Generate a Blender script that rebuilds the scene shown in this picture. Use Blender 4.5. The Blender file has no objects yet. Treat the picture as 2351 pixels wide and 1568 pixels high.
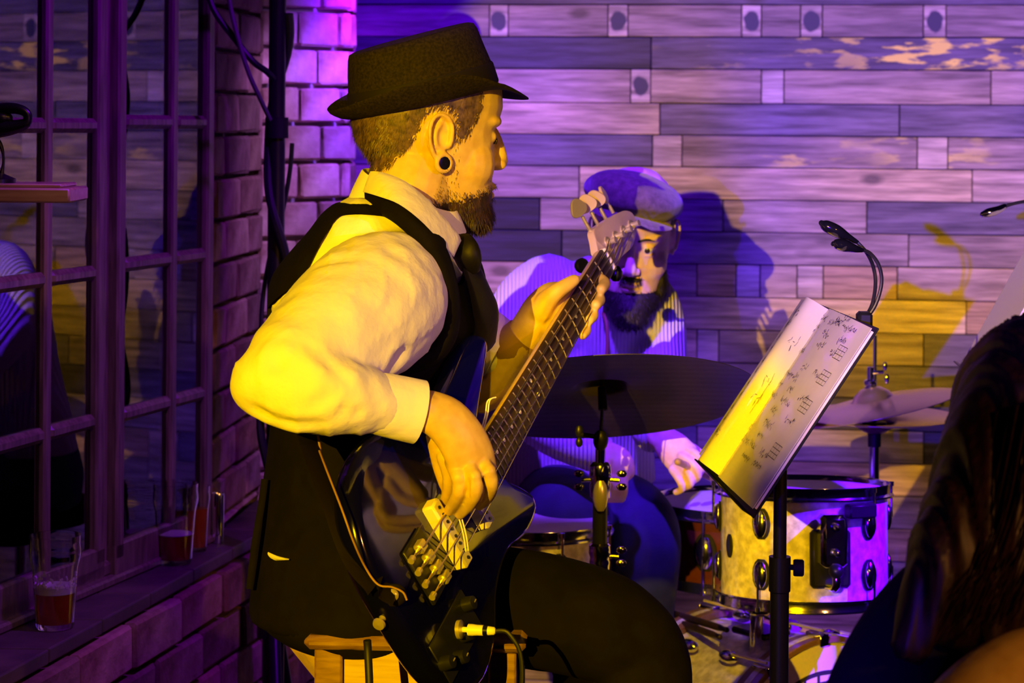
import bpy, bmesh, math, random
import numpy as np
from mathutils import Vector, Matrix
random.seed(7)
R = math.radians
# ------------------------------------------------------------------ camera
W, H, F, VY, CAMZ, ROLL = 2351.0, 1568.0, 5000.0, 285.0, 1.39, 0.0067
FLOOR = -0.10
scn = bpy.context.scene
col = scn.collection
cd = bpy.data.cameras.new('camera'); cam = bpy.data.objects.new('camera', cd); col.objects.link(cam)
cd.sensor_width = 36; cd.lens = 36 * F / W; cd.shift_y = -(H / 2 - VY) / W
cd.clip_start = 0.05
cam.matrix_world = Matrix.Translation((0, 0, CAMZ)) @ Matrix.Rotation(-ROLL, 4, 'Y') @ Matrix.Rotation(R(90), 4, 'X')
cd.dof.use_dof = True; cd.dof.focus_distance = 3.0; cd.dof.aperture_fstop = 9.0
scn.camera = cam
# ------------------------------------------------------------------ view, world, lights
scn.view_settings.view_transform = 'Standard'; scn.view_settings.look = 'None'
scn.view_settings.gamma = 1; scn.view_settings.use_curve_mapping = False
scn.view_settings.exposure = 0.0
wd = bpy.data.worlds.new('world'); scn.world = wd; wd.use_nodes = True
wd.node_tree.nodes['Background'].inputs[0].default_value = (0.30, 0.08, 1.0, 1)
wd.node_tree.nodes['Background'].inputs[1].default_value = 0.006

def spot(name, loc, aim, power, color, deg, blend=0.3, radius=0.05):
    l = bpy.data.lights.new(name, 'SPOT'); l.energy = power; l.color = color
    l.spot_size = R(deg); l.spot_blend = blend; l.shadow_soft_size = radius
    o = bpy.data.objects.new(name, l); col.objects.link(o); o.location = loc
    o.rotation_euler = (Vector(aim) - Vector(loc)).to_track_quat('-Z', 'Y').to_euler()
    return o
YEL = (1.0, 0.57, 0.0)
spot('yellow_stage_spot', (-1.40, -2.3, 2.28), (0.25, 4.0, 1.08), 2250, YEL, 17.0, 0.12, 0.012)
spot('blue_stage_spot', (-1.44, -4.5, 1.6), (1.08, 5.6, 1.05), 7200, (0.05, 0.0, 1.0), 10.4, 0.35, 0.02)
spot('blue_drum_spot', (0.05, 3.2, 2.3), (0.20, 4.4, 1.0), 420, (0.13, 0.015, 1.0), 34, 0.5, 0.03)
spot('violet_wall_spot', (-0.15, 4.5, 1.85), (-0.30, 5.6, 1.20), 120, (0.11, 0.0, 1.0), 70, 0.9, 0.05)
spot('violet_wall_fill', (0.35, 4.75, 2.35), (0.22, 5.6, 1.16), 95, (0.06, 0.0, 1.0), 54, 0.9, 0.05)  # added violet fill for the plank wall, not an actual fixture
spot('magenta_pillar_spot', (-0.10, 4.35, 1.75), (-0.46, 4.95, 1.15), 22, (0.50, 0.22, 1.0), 70, 0.8, 0.05)
spot('magenta_edge_spot', (-0.28, 4.75, 1.85), (-0.38, 5.5, 1.25), 8, (1.0, 0.05, 0.8), 60, 0.9, 0.04)
spot('yellow_wall_fill', (1.3, 4.2, 2.3), (1.05, 5.5, 0.78), 70, (1.0, 0.60, 0.0), 40, 0.9, 0.05)  # extra yellow wash added on the lower right planks
spot('yellow_kit_fill', (-0.1, 1.2, 2.7), (0.27, 4.0, 0.28), 300, (1.0, 0.60, 0.0), 11, 0.3, 0.02)  # added yellow fill reaching the bass drum past the player's knee
spot('violet_window_spot', (0.35, 3.2, 2.5), (-0.75, 3.8, 1.0), 120, (0.26, 0.0, 1.0), 56, 0.8, 0.05)
spot('yellow_ledge_fill', (0.3, 2.0, 2.6), (-0.70, 3.85, 0.62), 30, (1.0, 0.50, 0.02), 30, 0.8, 0.05)  # warm fill added for the window frames, ledge and beer
spot('violet_side_spot', (1.7, 1.5, 1.5), (-0.08, 2.95, 1.15), 30, (0.22, 0.05, 1.0), 18, 0.7, 0.03)
spot('blue_kit_spot', (1.9, 3.0, 2.0), (0.68, 3.92, 0.64), 1500, (0.10, 0.0, 1.0), 20, 0.8, 0.03)
spot('blue_side_wall_spot', (2.3, 3.9, 2.4), (2.0, 5.4, 1.45), 170, (0.06, 0.0, 1.0), 46, 0.8, 0.05)
spot('warm_listener_fill', (1.9, 0.2, 1.9), (0.55, 2.1, 1.0), 95, (1.0, 0.38, 0.08), 34, 0.8, 0.05)  # invented warm light that lifts the listener's hair and skin

# ------------------------------------------------------------------ helpers
def P(px, py, d):
    u, v = px - W / 2, py - VY
    c, s = math.cos(ROLL), math.sin(ROLL)
    u0, v0 = u * c + v * s, -u * s + v * c
    return Vector((u0 / F * d, d, CAMZ - v0 / F * d))
def V(*a): return Vector(a)
def crv(rows, k=4, closed=False):
    """Catmull-Rom through rows of floats."""
    n = len(rows); out = []
    rng = range(n) if closed else range(n - 1)
    for i in rng:
        g = (lambda j: rows[j % n]) if closed else (lambda j: rows[max(0, min(n - 1, j))])
        a, b, c, d = g(i - 1), g(i), g(i + 1), g(i + 2)
        for t in range(k):
            t = t / k
            out.append([0.5 * (2 * q + (r - p) * t + (2 * p - 5 * q + 4 * r - s) * t * t + (3 * q - p - 3 * r + s) * t ** 3)
                        for p, q, r, s in zip(a, b, c, d)])
    if not closed: out.append(list(rows[-1]))
    return out

class MB:
    def __init__(s, M=None): s.v = []; s.f = []; s.M = M
    def add(s, vs, fs):
        n = len(s.v)
        if s.M is not None: vs = [s.M @ Vector(v) for v in vs]
        s.v += [tuple(v) for v in vs]; s.f += [tuple(i + n for i in f) for f in fs]
        return s
    def rings(s, rs, cap=True, closed=False):
        n = len(rs[0]); vs = [p for r in rs for p in r]; fs = []
        m = len(rs)
        for i in range(m if closed else m - 1):
            j = (i + 1) % m
            for k in range(n):
                l = (k + 1) % n
                fs.append((i * n + k, i * n + l, j * n + l, j * n + k))
        if cap and not closed:
            fs.append(tuple(reversed(range(n)))); fs.append(tuple((m - 1) * n + k for k in range(n)))
        return s.add(vs, fs)
    def box(s, c, h, ax=None):
        X, Y, Z = ax if ax else (V(1, 0, 0), V(0, 1, 0), V(0, 0, 1))
        c = Vector(c)
        vs = [c + X * (h[0] * i) + Y * (h[1] * j) + Z * (h[2] * k) for i in (-1, 1) for j in (-1, 1) for k in (-1, 1)]
        return s.add(vs, [(0, 1, 3, 2), (4, 6, 7, 5), (0, 4, 5, 1), (2, 3, 7, 6), (0, 2, 6, 4), (1, 5, 7, 3)])
    def bbox(s, c, h, ax=None, b=0.003):
        """chamfered box"""
        X, Y, Z = ax if ax else (V(1, 0, 0), V(0, 1, 0), V(0, 0, 1))
        c = Vector(c); bm = bmesh.new(); bmesh.ops.create_cube(bm, size=2)
        for v in bm.verts: v.co = Vector((v.co.x * h[0], v.co.y * h[1], v.co.z * h[2]))
        bmesh.ops.bevel(bm, geom=bm.edges[:], offset=min(b, min(h) * .8), segments=1, affect='EDGES')
        vs = [c + X * v.co.x + Y * v.co.y + Z * v.co.z for v in bm.verts]
        bm.verts.index_update(); fs = [tuple(v.index for v in f.verts) for f in bm.faces]; bm.free()
        return s.add(vs, fs)
    def tube(s, pts, r, n=10, side=None, rnd=False, cap=True):
        pts = [Vector(p) for p in pts]; m = len(pts)
        if not isinstance(r, (list, tuple)): r = [r] * m
        r = [q if isinstance(q, (list, tuple)) else (q, q) for q in r]
        T = []
        for i in range(m):
            t = pts[min(i + 1, m - 1)] - pts[max(i - 1, 0)]
            T.append(t.normalized() if t.length > 1e-9 else (T[-1] if T else V(0, 0, 1)))
        rs = []
        sd = Vector(side) if side is not None else (V(0, 0, 1) if abs(T[0].z) < .9 else V(1, 0, 0))
        prev = None
        for i in range(m):
            base = sd if (side is not None or prev is None) else prev
            a = (base - T[i] * base.dot(T[i]))
            a = a.normalized() if a.length > 1e-6 else T[i].orthogonal().normalized()
            prev = a; b = T[i].cross(a)
            rs.append((pts[i], a, b, r[i]))
        def ring(p, a, b, q, k=1.0):
            return [p + a * (q[0] * k * math.cos(2 * math.pi * j / n)) + b * (q[1] * k * math.sin(2 * math.pi * j / n)) for j in range(n)]
        out = []
        if rnd:
            p, a, b, q = rs[0]
            for ang in (80, 55, 28): out.append(ring(p - T[0] * (min(q) * math.sin(R(ang))), a, b, q, math.cos(R(ang))))
        out += [ring(*x) for x in rs]
        if rnd:
            p, a, b, q = rs[-1]
            for ang in (28, 55, 80): out.append(ring(p + T[-1] * (min(q) * math.sin(R(ang))), a, b, q, math.cos(R(ang))))
        return s.rings(out, cap)
    def ctube(s, rows, k=4, n=12, side=None, rnd=True):
        """rows of (px,py,depth,r[,r2])"""
        q = [list(P(a[0], a[1], a[2])) + [a[3], a[4] if len(a) > 4 else a[3]] for a in rows]
        c = crv(q, k)
        return s.tube([x[:3] for x in c], [(x[3], x[4]) for x in c], n, side, rnd)
    def ltube(s, rows, k=4, n=12, side=None, rnd=True):
        q = [list(a[:3]) + [a[3], a[4] if len(a) > 4 else a[3]] for a in rows]
        c = crv(q, k)
        return s.tube([x[:3] for x in c], [(x[3], x[4]) for x in c], n, side, rnd)
    def ell(s, c, r, ax=None, n=14):
        X, Y, Z = ax if ax else (V(1, 0, 0), V(0, 1, 0), V(0, 0, 1))
        c = Vector(c); rs = []
        m = max(6, n // 2)
        for i in range(1, m):
            th = math.pi * i / m
            rs.append([c + X * (r[0] * math.sin(th) * math.cos(2 * math.pi * j / n)) + Y * (r[1] * math.sin(th) * math.sin(2 * math.pi * j / n)) - Z * (r[2] * math.cos(th)) for j in range(n)])
        return s.rings(rs)
    def lathe(s, o, ax, prof, n=32, cap=False, closed=False):
        o = Vector(o); ax = Vector(ax).normalized(); a = ax.orthogonal().normalized(); b = ax.cross(a)
        rs = [[o + ax * h + a * (r * math.cos(2 * math.pi * j / n)) + b * (r * math.sin(2 * math.pi * j / n)) for j in range(n)] for r, h in prof]
        return s.rings(rs, cap, closed)
    def torus(s, c, ax, Rr, r, n=32, m=8, a0=0, a1=360, frame=None):
        ax = Vector(ax).normalized()
        a, b = frame if frame else (ax.orthogonal().normalized(), None)
        if b is None: b = ax.cross(a)
        full = abs(a1 - a0) >= 359.9; rs = []
        for i in range(n + (0 if full else 1)):
            t = R(a0 + (a1 - a0) * i / n); d = a * math.cos(t) + b * math.sin(t)
            rs.append([Vector(c) + d * (Rr + r * math.cos(2 * math.pi * j / m)) + ax * (r * math.sin(2 * math.pi * j / m)) for j in range(m)])
        return s.rings(rs, not full, full)
    def prism(s, poly, off, th):
        """poly: list of points, extruded by off-direction * th"""
        n = len(poly); d = Vector(off).normalized() * th
        vs = [Vector(p) for p in poly] + [Vector(p) + d for p in poly]
        return s.add(vs, [tuple(range(n)), tuple(reversed(range(n, 2 * n)))] + [(i, (i + 1) % n, n + (i + 1) % n, n + i) for i in range(n)])
    def mesh(s, name):
        me = bpy.data.meshes.new(name); me.from_pydata(s.v, [], s.f); me.validate(); return me
    def build(s, name, mat, parent=None, smooth=True, bevel=0, fixn=True, angle=40):
        me = s.mesh(name)
        if fixn:
            bm = bmesh.new(); bm.from_mesh(me); bmesh.ops.recalc_face_normals(bm, faces=bm.faces[:]); bm.to_mesh(me); bm.free()
        return link(name, me, mat, parent, smooth, bevel, angle)

def link(name, me, mat, parent=None, smooth=True, bevel=0, angle=40):
    o = bpy.data.objects.new(name, me); col.objects.link(o)
    me.materials.clear(); me.materials.append(mat)
    if parent is None:
        n = len(me.vertices); co = np.empty(n * 3); me.vertices.foreach_get('co', co); co = co.reshape(-1, 3)
        b = Vector(((co[:, 0].min() + co[:, 0].max()) / 2, (co[:, 1].min() + co[:, 1].max()) / 2, co[:, 2].min()))
        me.transform(Matrix.Translation(-b)); o.location = b
    else:
        o.parent = parent
        if parent.get('_e'): o.matrix_parent_inverse = Matrix.Translation(-parent.location)
        elif parent.parent is None: o.matrix_parent_inverse = Matrix.Translation(-parent.location)
    if smooth:
        me.shade_smooth()
        if angle < 180: me.set_sharp_from_angle(angle=R(angle))
    if bevel:
        m = o.modifiers.new('bevel', 'BEVEL'); m.width = bevel; m.segments = 2; m.limit_method = 'ANGLE'; m.angle_limit = R(35)
    return o
def tag(o, label=None, cat=None, group=None, kind=None):
    if label: o['label'] = label
    if cat: o['category'] = cat
    if group: o['group'] = group
    if kind: o['kind'] = kind
    return o
def thing(name, loc, label, cat, group=None, kind=None):
    o = bpy.data.objects.new(name, None); col.objects.link(o); o.location = loc; o['_e'] = 1; o.empty_display_size = .05
    return tag(o, label, cat, group, kind)
def organic(name, mb, vox, mat, parent, smooth=3, post=None, cut=None, fac=.5):
    me = mb.mesh(name + '_raw')
    bm = bmesh.new(); bm.from_mesh(me); bmesh.ops.recalc_face_normals(bm, faces=bm.faces[:]); bm.to_mesh(me); bm.free()
    o = bpy.data.objects.new('tmp', me); col.objects.link(o)
    m = o.modifiers.new('r', 'REMESH'); m.mode = 'VOXEL'; m.voxel_size = vox; m.use_smooth_shade = True
    if smooth:
        m = o.modifiers.new('s', 'SMOOTH'); m.iterations = smooth; m.factor = fac
    tmp = []
    for c in (cut or []):
        cm = c.mesh('cut'); bm = bmesh.new(); bm.from_mesh(cm); bmesh.ops.recalc_face_normals(bm, faces=bm.faces[:]); bm.to_mesh(cm); bm.free()
        co = bpy.data.objects.new('tmpc', cm); col.objects.link(co); tmp.append(co)
        b = o.modifiers.new('b', 'BOOLEAN'); b.operation = 'DIFFERENCE'; b.object = co; b.solver = 'EXACT'
    dg = bpy.context.evaluated_depsgraph_get(); dg.update()
    out = bpy.data.meshes.new_from_object(o.evaluated_get(dg)); out.name = name
    bpy.data.objects.remove(o); bpy.data.meshes.remove(me)
    for t in tmp: bpy.data.objects.remove(t)
    if post:
        n = len(out.vertices); co = np.empty(n * 3); out.vertices.foreach_get('co', co)
        no = np.empty(n * 3); out.vertices.foreach_get('normal', no)
        co = post(co.reshape(-1, 3), no.reshape(-1, 3)); out.vertices.foreach_set('co', co.ravel()); out.update()
    return link(name, out, mat, parent, True, 0, 180 if not cut else 45)
def fold(co, no, a, b, depth, width):
    """press a crease along segment a-b (Vectors)"""
    a = np.array(a); b = np.array(b); ab = b - a
    t = np.clip(((co - a) @ ab) / (ab @ ab), 0, 1)
    d = np.linalg.norm(co - (a + t[:, None] * ab), axis=1)
    w = np.exp(-(d / width) ** 2) * np.sin(np.pi * np.clip(t, .06, .94)) - .35 * np.exp(-((d - 1.9 * width) / width) ** 2) * np.sin(np.pi * np.clip(t, .06, .94))
    return co - no * (w * depth)[:, None]

# ------------------------------------------------------------------ materials
def mat(name, color, rough=.5, metal=0, spec=.5, coat=0, noise=None, bump=None, sheen=0, trans=0, ior=1.45, c2=None, sss=0, objcolor=False, stretch=(1, 1, 1), detail=6):
    m = bpy.data.materials.new(name); m.use_nodes = True; nt = m.node_tree; N = nt.nodes; L = nt.links
    b = N['Principled BSDF']; b.inputs['Base Color'].default_value = (*color, 1); b.inputs['Roughness'].default_value = rough
    b.inputs['Metallic'].default_value = metal; b.inputs['Specular IOR Level'].default_value = spec
    b.inputs['Coat Weight'].default_value = coat; b.inputs['Coat Roughness'].default_value = .08
    b.inputs['Sheen Weight'].default_value = sheen; b.inputs['Transmission Weight'].default_value = trans; b.inputs['IOR'].default_value = ior
    if sss: b.inputs['Subsurface Weight'].default_value = sss; b.inputs['Subsurface Radius'].default_value = (.012, .005, .003); b.inputs['Subsurface Scale'].default_value = 1
    tc = N.new('ShaderNodeTexCoord'); mp = N.new('ShaderNodeMapping'); mp.inputs['Scale'].default_value = stretch
    L.new(tc.outputs['Object'], mp.inputs['Vector']); vec = mp.outputs[0]
    src = None
    if noise:
        n = N.new('ShaderNodeTexNoise'); n.inputs['Scale'].default_value = noise; n.inputs['Detail'].default_value = detail; L.new(vec, n.inputs['Vector'])
        r = N.new('ShaderNodeValToRGB'); r.color_ramp.elements[0].position = .35; r.color_ramp.elements[1].position = .68
        r.color_ramp.elements[0].color = (*(c2 or tuple(c * .6 for c in color)), 1); r.color_ramp.elements[1].color = (*color, 1)
        L.new(n.outputs[0], r.inputs[0]); src = r.outputs[0]
    if objcolor:
        oi = N.new('ShaderNodeObjectInfo'); mx = N.new('ShaderNodeMix'); mx.data_type = 'RGBA'; mx.blend_type = 'MULTIPLY'; mx.inputs[0].default_value = 1
        if src: L.new(src, mx.inputs[6])
        else: mx.inputs[6].default_value = (*color, 1)
        L.new(oi.outputs['Color'], mx.inputs[7]); src = mx.outputs[2]
    if src: L.new(src, b.inputs['Base Color'])
    if bump:
        n = N.new('ShaderNodeTexNoise'); n.inputs['Scale'].default_value = bump[0]; n.inputs['Detail'].default_value = 5; L.new(vec, n.inputs['Vector'])
        bp = N.new('ShaderNodeBump'); bp.inputs['Strength'].default_value = bump[1]; bp.inputs['Distance'].default_value = bump[2] if len(bump) > 2 else .002
        L.new(n.outputs[0], bp.inputs['Height']); L.new(bp.outputs[0], b.inputs['Normal'])
    return m
def add_wave(m, scale, strength, direction='X', dist=.001, distort=0):
    nt = m.node_tree; N = nt.nodes; L = nt.links; b = N['Principled BSDF']
    tc = N.new('ShaderNodeTexCoord'); w = N.new('ShaderNodeTexWave'); w.bands_direction = direction; w.inputs['Scale'].default_value = scale; w.inputs['Distortion'].default_value = distort
    L.new(tc.outputs['Object'], w.inputs['Vector'])
    bp = N.new('ShaderNodeBump'); bp.inputs['Strength'].default_value = strength; bp.inputs['Distance'].default_value = dist
    L.new(w.outputs[0], bp.inputs['Height'])
    if b.inputs['Normal'].links: L.new(b.inputs['Normal'].links[0].from_socket, bp.inputs['Normal'])
    L.new(bp.outputs[0], b.inputs['Normal'])
    return m
M = {}
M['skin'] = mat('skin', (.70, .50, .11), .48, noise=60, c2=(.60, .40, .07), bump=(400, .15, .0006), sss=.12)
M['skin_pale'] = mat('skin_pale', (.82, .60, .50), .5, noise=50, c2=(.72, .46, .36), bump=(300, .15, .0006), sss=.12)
M['hair'] = mat('hair_brown', (.17, .105, .045), .45, noise=110, c2=(.05, .03, .012))
M['beard'] = mat('beard', (.060, .028, .012), .5, noise=90, c2=(.02, .01, .005))
M['beard_dark'] = mat('beard_dark', (.012, .008, .008), .6)
M['hair_long'] = mat('hair_long', (.035, .010, .005), .5, noise=25, c2=(.006, .002, .001), stretch=(6, 6, .6))
M['shirt'] = mat('white_cotton', (.84, .82, .76), .85, noise=7, c2=(.80, .77, .70), bump=(22, .5, .010), spec=.2)
M['vest'] = mat('vest_wool', (.0055, .004, .004), .85, noise=30, bump=(500, .3, .0008), spec=.12)
M['satin'] = mat('black_satin', (.005, .004, .005), .5, spec=.2, bump=(25, .3, .004))
M['trousers'] = mat('black_cotton', (.007, .0055, .005), .9, noise=20, bump=(300, .3, .001), spec=.1)
M['hat'] = mat('hat_straw_black', (.022, .016, .010), .75, noise=260, c2=(.008, .006, .004), bump=(500, .5, .001), spec=.12)
M['ribbon'] = mat('hat_ribbon', (.008, .006, .005), .7, spec=.2)
M['dblack'] = mat('black_gloss', (.006, .006, .008), .12, spec=.6, coat=1)
M['bass_blue'] = mat('bass_lacquer', (.002, .002, .10), .13, spec=.6, coat=1)
M['plug'] = mat('ear_plug_black', (.004, .004, .004), .3)
M['eye'] = mat('eye_white', (.7, .68, .65), .2); M['iris'] = mat('iris', (.03, .02, .015), .15)
M['chrome'] = mat('chrome', (.78, .78, .80), .12, 1)
M['gold'] = mat('warm_nickel', (.80, .70, .45), .28, .7)
M['black_metal'] = mat('black_metal', (.012, .012, .012), .35, spec=.5)
M['rubber'] = mat('black_rubber', (.008, .008, .008), .7, spec=.3)
M['maple'] = mat('maple', (.62, .42, .22), .35, noise=15, c2=(.5, .32, .15), stretch=(1, 8, 8), coat=.3)
M['headstock'] = mat('headstock_lacquer', (.66, .50, .42), .35, noise=15, c2=(.58, .42, .34), coat=.4)
M['rosewood'] = mat('rosewood', (.045, .022, .015), .5, noise=30, c2=(.02, .01, .008))
M['cream'] = mat('cream_plastic', (.80, .72, .48), .4)
M['string'] = mat('string_nickel', (.90, .82, .60), .3, 1)
M['pearl'] = mat('inlay', (.8, .78, .75), .3)
M['leather'] = mat('strap_leather', (.006, .004, .003), .75, spec=.12, bump=(200, .3, .001)); M['strap_edge'] = mat('strap_edge', (.30, .17, .07), .6)
M['drumhead'] = mat('drumhead', (.78, .76, .72), .55, noise=12, c2=(.66, .62, .56))
M['sparkle'] = mat('pearl_sparkle', (.80, .74, .70), .3, noise=70, c2=(.45, .40, .36), coat=.6, detail=3)
M['redshell'] = mat('red_shell', (.10, .024, .009), .28, noise=40, c2=(.07, .014, .005), coat=.6)
M['hoopwood'] = mat('hoop_brown', (.20, .10, .05), .3, coat=.5)
M['darkcym'] = mat('dark_bronze', (.045, .032, .02), .5, .4, noise=9, c2=(.02, .014, .01), stretch=(1, 1, 1), bump=(90, .25, .001))
M['bronze'] = mat('bright_bronze', (.74, .60, .36), .30, .85, bump=(60, .15, .001))
M['paper'] = mat('paper', (.84, .80, .66), .5, noise=10, c2=(.74, .69, .55), coat=.7)
M['ink'] = mat('ink', (.03, .025, .03), .6)
M['sweater'] = add_wave(mat('ribbed_knit', (.74, .72, .76), .9, noise=8, c2=(.60, .58, .62), bump=(120, .3, .002), sheen=.2), 42, .9, 'X', .004, .6)
M['jeans'] = mat('jeans', (.035, .045, .10), .85, noise=14, c2=(.02, .025, .06), bump=(150, .3, .001))
M['cap'] = mat('wool_cap', (.13, .095, .08), .95, noise=90, c2=(.07, .05, .04), bump=(260, .5, .002), sheen=.3)
M['frame'] = mat('window_wood', (.20, .13, .10), .42, noise=10, c2=(.09, .055, .04), stretch=(12, 12, 1), coat=.15)
M['shelf'] = mat('shelf_wood', (.45, .28, .18), .35, noise=12, c2=(.3, .17, .10), stretch=(1, 10, 10), coat=.3)
M['iron'] = mat('wrought_iron', (.010, .009, .009), .3, .3)
M['brick'] = mat('brick', (.52, .40, .34), .85, noise=14, c2=(.22, .12, .09), bump=(35, .8, .008), objcolor=True)
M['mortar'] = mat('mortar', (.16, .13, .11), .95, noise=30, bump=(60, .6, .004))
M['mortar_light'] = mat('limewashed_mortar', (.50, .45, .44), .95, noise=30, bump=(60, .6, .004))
M['coping'] = mat('sill_tile', (.10, .07, .055), .45, noise=12, c2=(.05, .035, .03), bump=(25, .4, .004), objcolor=True)
M['floorw'] = mat('stage_boards', (.05, .035, .025), .6, noise=8, stretch=(1, 8, 1), objcolor=True)
M['stool'] = mat('stool_wood', (.33, .19, .09), .45, noise=12, c2=(.18, .09, .035), stretch=(1.5, 9, 9), coat=.2)
M['stool_light'] = mat('stool_panel_wood', (.62, .46, .22), .5, noise=14, c2=(.50, .34, .13), stretch=(1, 6, 12))
M['plaster'] = mat('dark_plaster', (.03, .025, .03), .9)
M['foam'] = mat('beer_foam', (.80, .76, .66), .9, bump=(120, .5, .003))
M['beer'] = mat('amber_beer', (.65, .13, .015), .1, trans=.55, ior=1.34)
M['glass'] = mat('drinking_glass', (1, 1, 1), .0, trans=1, ior=1.46)
M['cable'] = mat('cable_black', (.010, .010, .012), .5)
M['cable_grey'] = mat('cable_grey', (.10, .095, .09), .5)
M['white_wire'] = mat('pale_wire', (.80, .74, .60), .4)
M['whitepl'] = mat('white_plastic', (.8, .78, .78), .35)
M['top'] = mat('black_knit', (.008, .007, .008), .95, spec=.15)
# window pane: thin clear glass with a true reflection
m = bpy.data.materials.new('window_glass'); m.use_nodes = True; nt = m.node_tree; nt.nodes.clear()
o_ = nt.nodes.new('ShaderNodeOutputMaterial'); mx = nt.nodes.new('ShaderNodeMixShader'); tr = nt.nodes.new('ShaderNodeBsdfTransparent')
gl = nt.nodes.new('ShaderNodeBsdfGlossy'); fr = nt.nodes.new('ShaderNodeFresnel'); gl.inputs['Roughness'].default_value = .01; fr.inputs[0].default_value = 2.5
tr.inputs[0].default_value = (.85, .87, .9, 1)
nt.links.new(fr.outputs[0], mx.inputs[0]); nt.links.new(tr.outputs[0], mx.inputs[1]); nt.links.new(gl.outputs[0], mx.inputs[2]); nt.links.new(mx.outputs[0], o_.inputs[0])
M['pane'] = m
def emis(name, c, s):
    m = bpy.data.materials.new(name); m.use_nodes = True; b = m.node_tree.nodes['Principled BSDF']
    b.inputs['Base Color'].default_value = (.02, .02, .02, 1); b.inputs['Emission Color'].default_value = (*c, 1); b.inputs['Emission Strength'].default_value = s
    return m
M['lens'] = emis('par_lens_violet', (.35, .12, 1), 1.5)
# weathered wood for the plank wall: tone per plank from the object's colour, grain, knots, old yellow paint
def plank_mat(name, paint=0.0, knot=False):
    m = bpy.data.materials.new(name); m.use_nodes = True; nt = m.node_tree; N = nt.nodes; L = nt.links; b = N['Principled BSDF']
    b.inputs['Roughness'].default_value = .62; b.inputs['Specular IOR Level'].default_value = .3
    tc = N.new('ShaderNodeTexCoord'); oi = N.new('ShaderNodeObjectInfo'); ad = N.new('ShaderNodeVectorMath'); ad.operation = 'ADD'
    mu = N.new('ShaderNodeVectorMath'); mu.operation = 'SCALE'; mu.inputs['Scale'].default_value = 37
    cb = N.new('ShaderNodeCombineXYZ'); L.new(oi.outputs['Random'], cb.inputs[0]); L.new(oi.outputs['Random'], cb.inputs[2]); L.new(cb.outputs[0], mu.inputs[0])
    L.new(tc.outputs['Object'], ad.inputs[0]); L.new(mu.outputs[0], ad.inputs[1])
    def noise(sc, st, det=6):
        mp = N.new('ShaderNodeMapping'); mp.inputs['Scale'].default_value = st; L.new(ad.outputs[0], mp.inputs['Vector'])
        n = N.new('ShaderNodeTexNoise'); n.inputs['Scale'].default_value = sc; n.inputs['Detail'].default_value = det; L.new(mp.outputs[0], n.inputs['Vector']); return n
    def ramp(src, p0, c0, p1, c1):
        r = N.new('ShaderNodeValToRGB'); r.color_ramp.elements[0].position = p0; r.color_ramp.elements[1].position = p1
        r.color_ramp.elements[0].color = (*c0, 1); r.color_ramp.elements[1].color = (*c1, 1); L.new(src, r.inputs[0]); return r.outputs[0]
    def mix(mode, f, a, bb):
        x = N.new('ShaderNodeMix'); x.data_type = 'RGBA'; x.blend_type = mode
        if isinstance(f, float): x.inputs[0].default_value = f
        else: L.new(f, x.inputs[0])
        for s_, i in ((a, 6), (bb, 7)):
            if isinstance(s_, tuple): x.inputs[i].default_value = (*s_, 1)
            else: L.new(s_, x.inputs[i])
        return x.outputs[2]
    g = noise(5, (1.2, 8, 16)); g2 = noise(40, (.5, 4, 14), 3); big = noise(3.5, (1, 2, 3), 3)
    c = ramp(g.outputs[0], .30, (.36, .32, .32), .70, (1, .95, .90))
    c = mix('MULTIPLY', .5, c, ramp(g2.outputs[0], .35, (.6, .55, .5), .6, (1, 1, 1)))
    c = mix('MULTIPLY', .7, c, ramp(big.outputs[0], .35, (.55, .55, .62), .62, (1, 1, 1)))
    c = mix('MULTIPLY', 1.0, c, oi.outputs['Color'])
    # knots
    vm = N.new('ShaderNodeMapping'); vm.inputs['Scale'].default_value = (3.6, 1, 7); L.new(ad.outputs[0], vm.inputs['Vector'])
    vo = N.new('ShaderNodeTexVoronoi'); vo.inputs['Scale'].default_value = 1.0; L.new(vm.outputs[0], vo.inputs['Vector'])
    c = mix('MIX', ramp(vo.outputs['Distance'], .055, (.75, .75, .75), .13, (0, 0, 0)), c, (.07, .05, .05))
    if paint:
        pn = noise(16, (.7, 2, 2.5), 8)
        band = noise(1.5, (1, 1, 1), 2)
        pm = N.new('ShaderNodeMath'); pm.operation = 'MULTIPLY'
        L.new(ramp(pn.outputs[0], .52, (0, 0, 0), .60, (1, 1, 1)), pm.inputs[0]); L.new(ramp(band.outputs[0], .42, (0, 0, 0), .56, (1, 1, 1)), pm.inputs[1])
        c = mix('MIX', pm.outputs[0], c, (.95, .80, .15))
    if knot:
        ln = N.new('ShaderNodeVectorMath'); ln.operation = 'LENGTH'; ms = N.new('ShaderNodeMapping'); ms.inputs['Scale'].default_value = (1, 0, .75)
        wob = N.new('ShaderNodeTexNoise'); wob.inputs['Scale'].default_value = 40; L.new(ad.outputs[0], wob.inputs['Vector'])
        L.new(tc.outputs['Object'], ms.inputs['Vector']); L.new(ms.outputs[0], ln.inputs[0])
        sm = N.new('ShaderNodeMath'); sm.operation = 'MULTIPLY_ADD'; sm.inputs[1].default_value = .012; L.new(wob.outputs[0], sm.inputs[0]); L.new(ln.outputs['Value'], sm.inputs[2])
        c = mix('MIX', ramp(sm.outputs[0], .024, (1, 1, 1), .028, (0, 0, 0)), c, (.06, .05, .10))
    L.new(c, b.inputs['Base Color'])
    bp = N.new('ShaderNodeBump'); bp.inputs['Strength'].default_value = .35; bp.inputs['Distance'].default_value = .003; L.new(g.outputs[0], bp.inputs['Height']); L.new(bp.outputs[0], b.inputs['Normal'])
    return m
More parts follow.
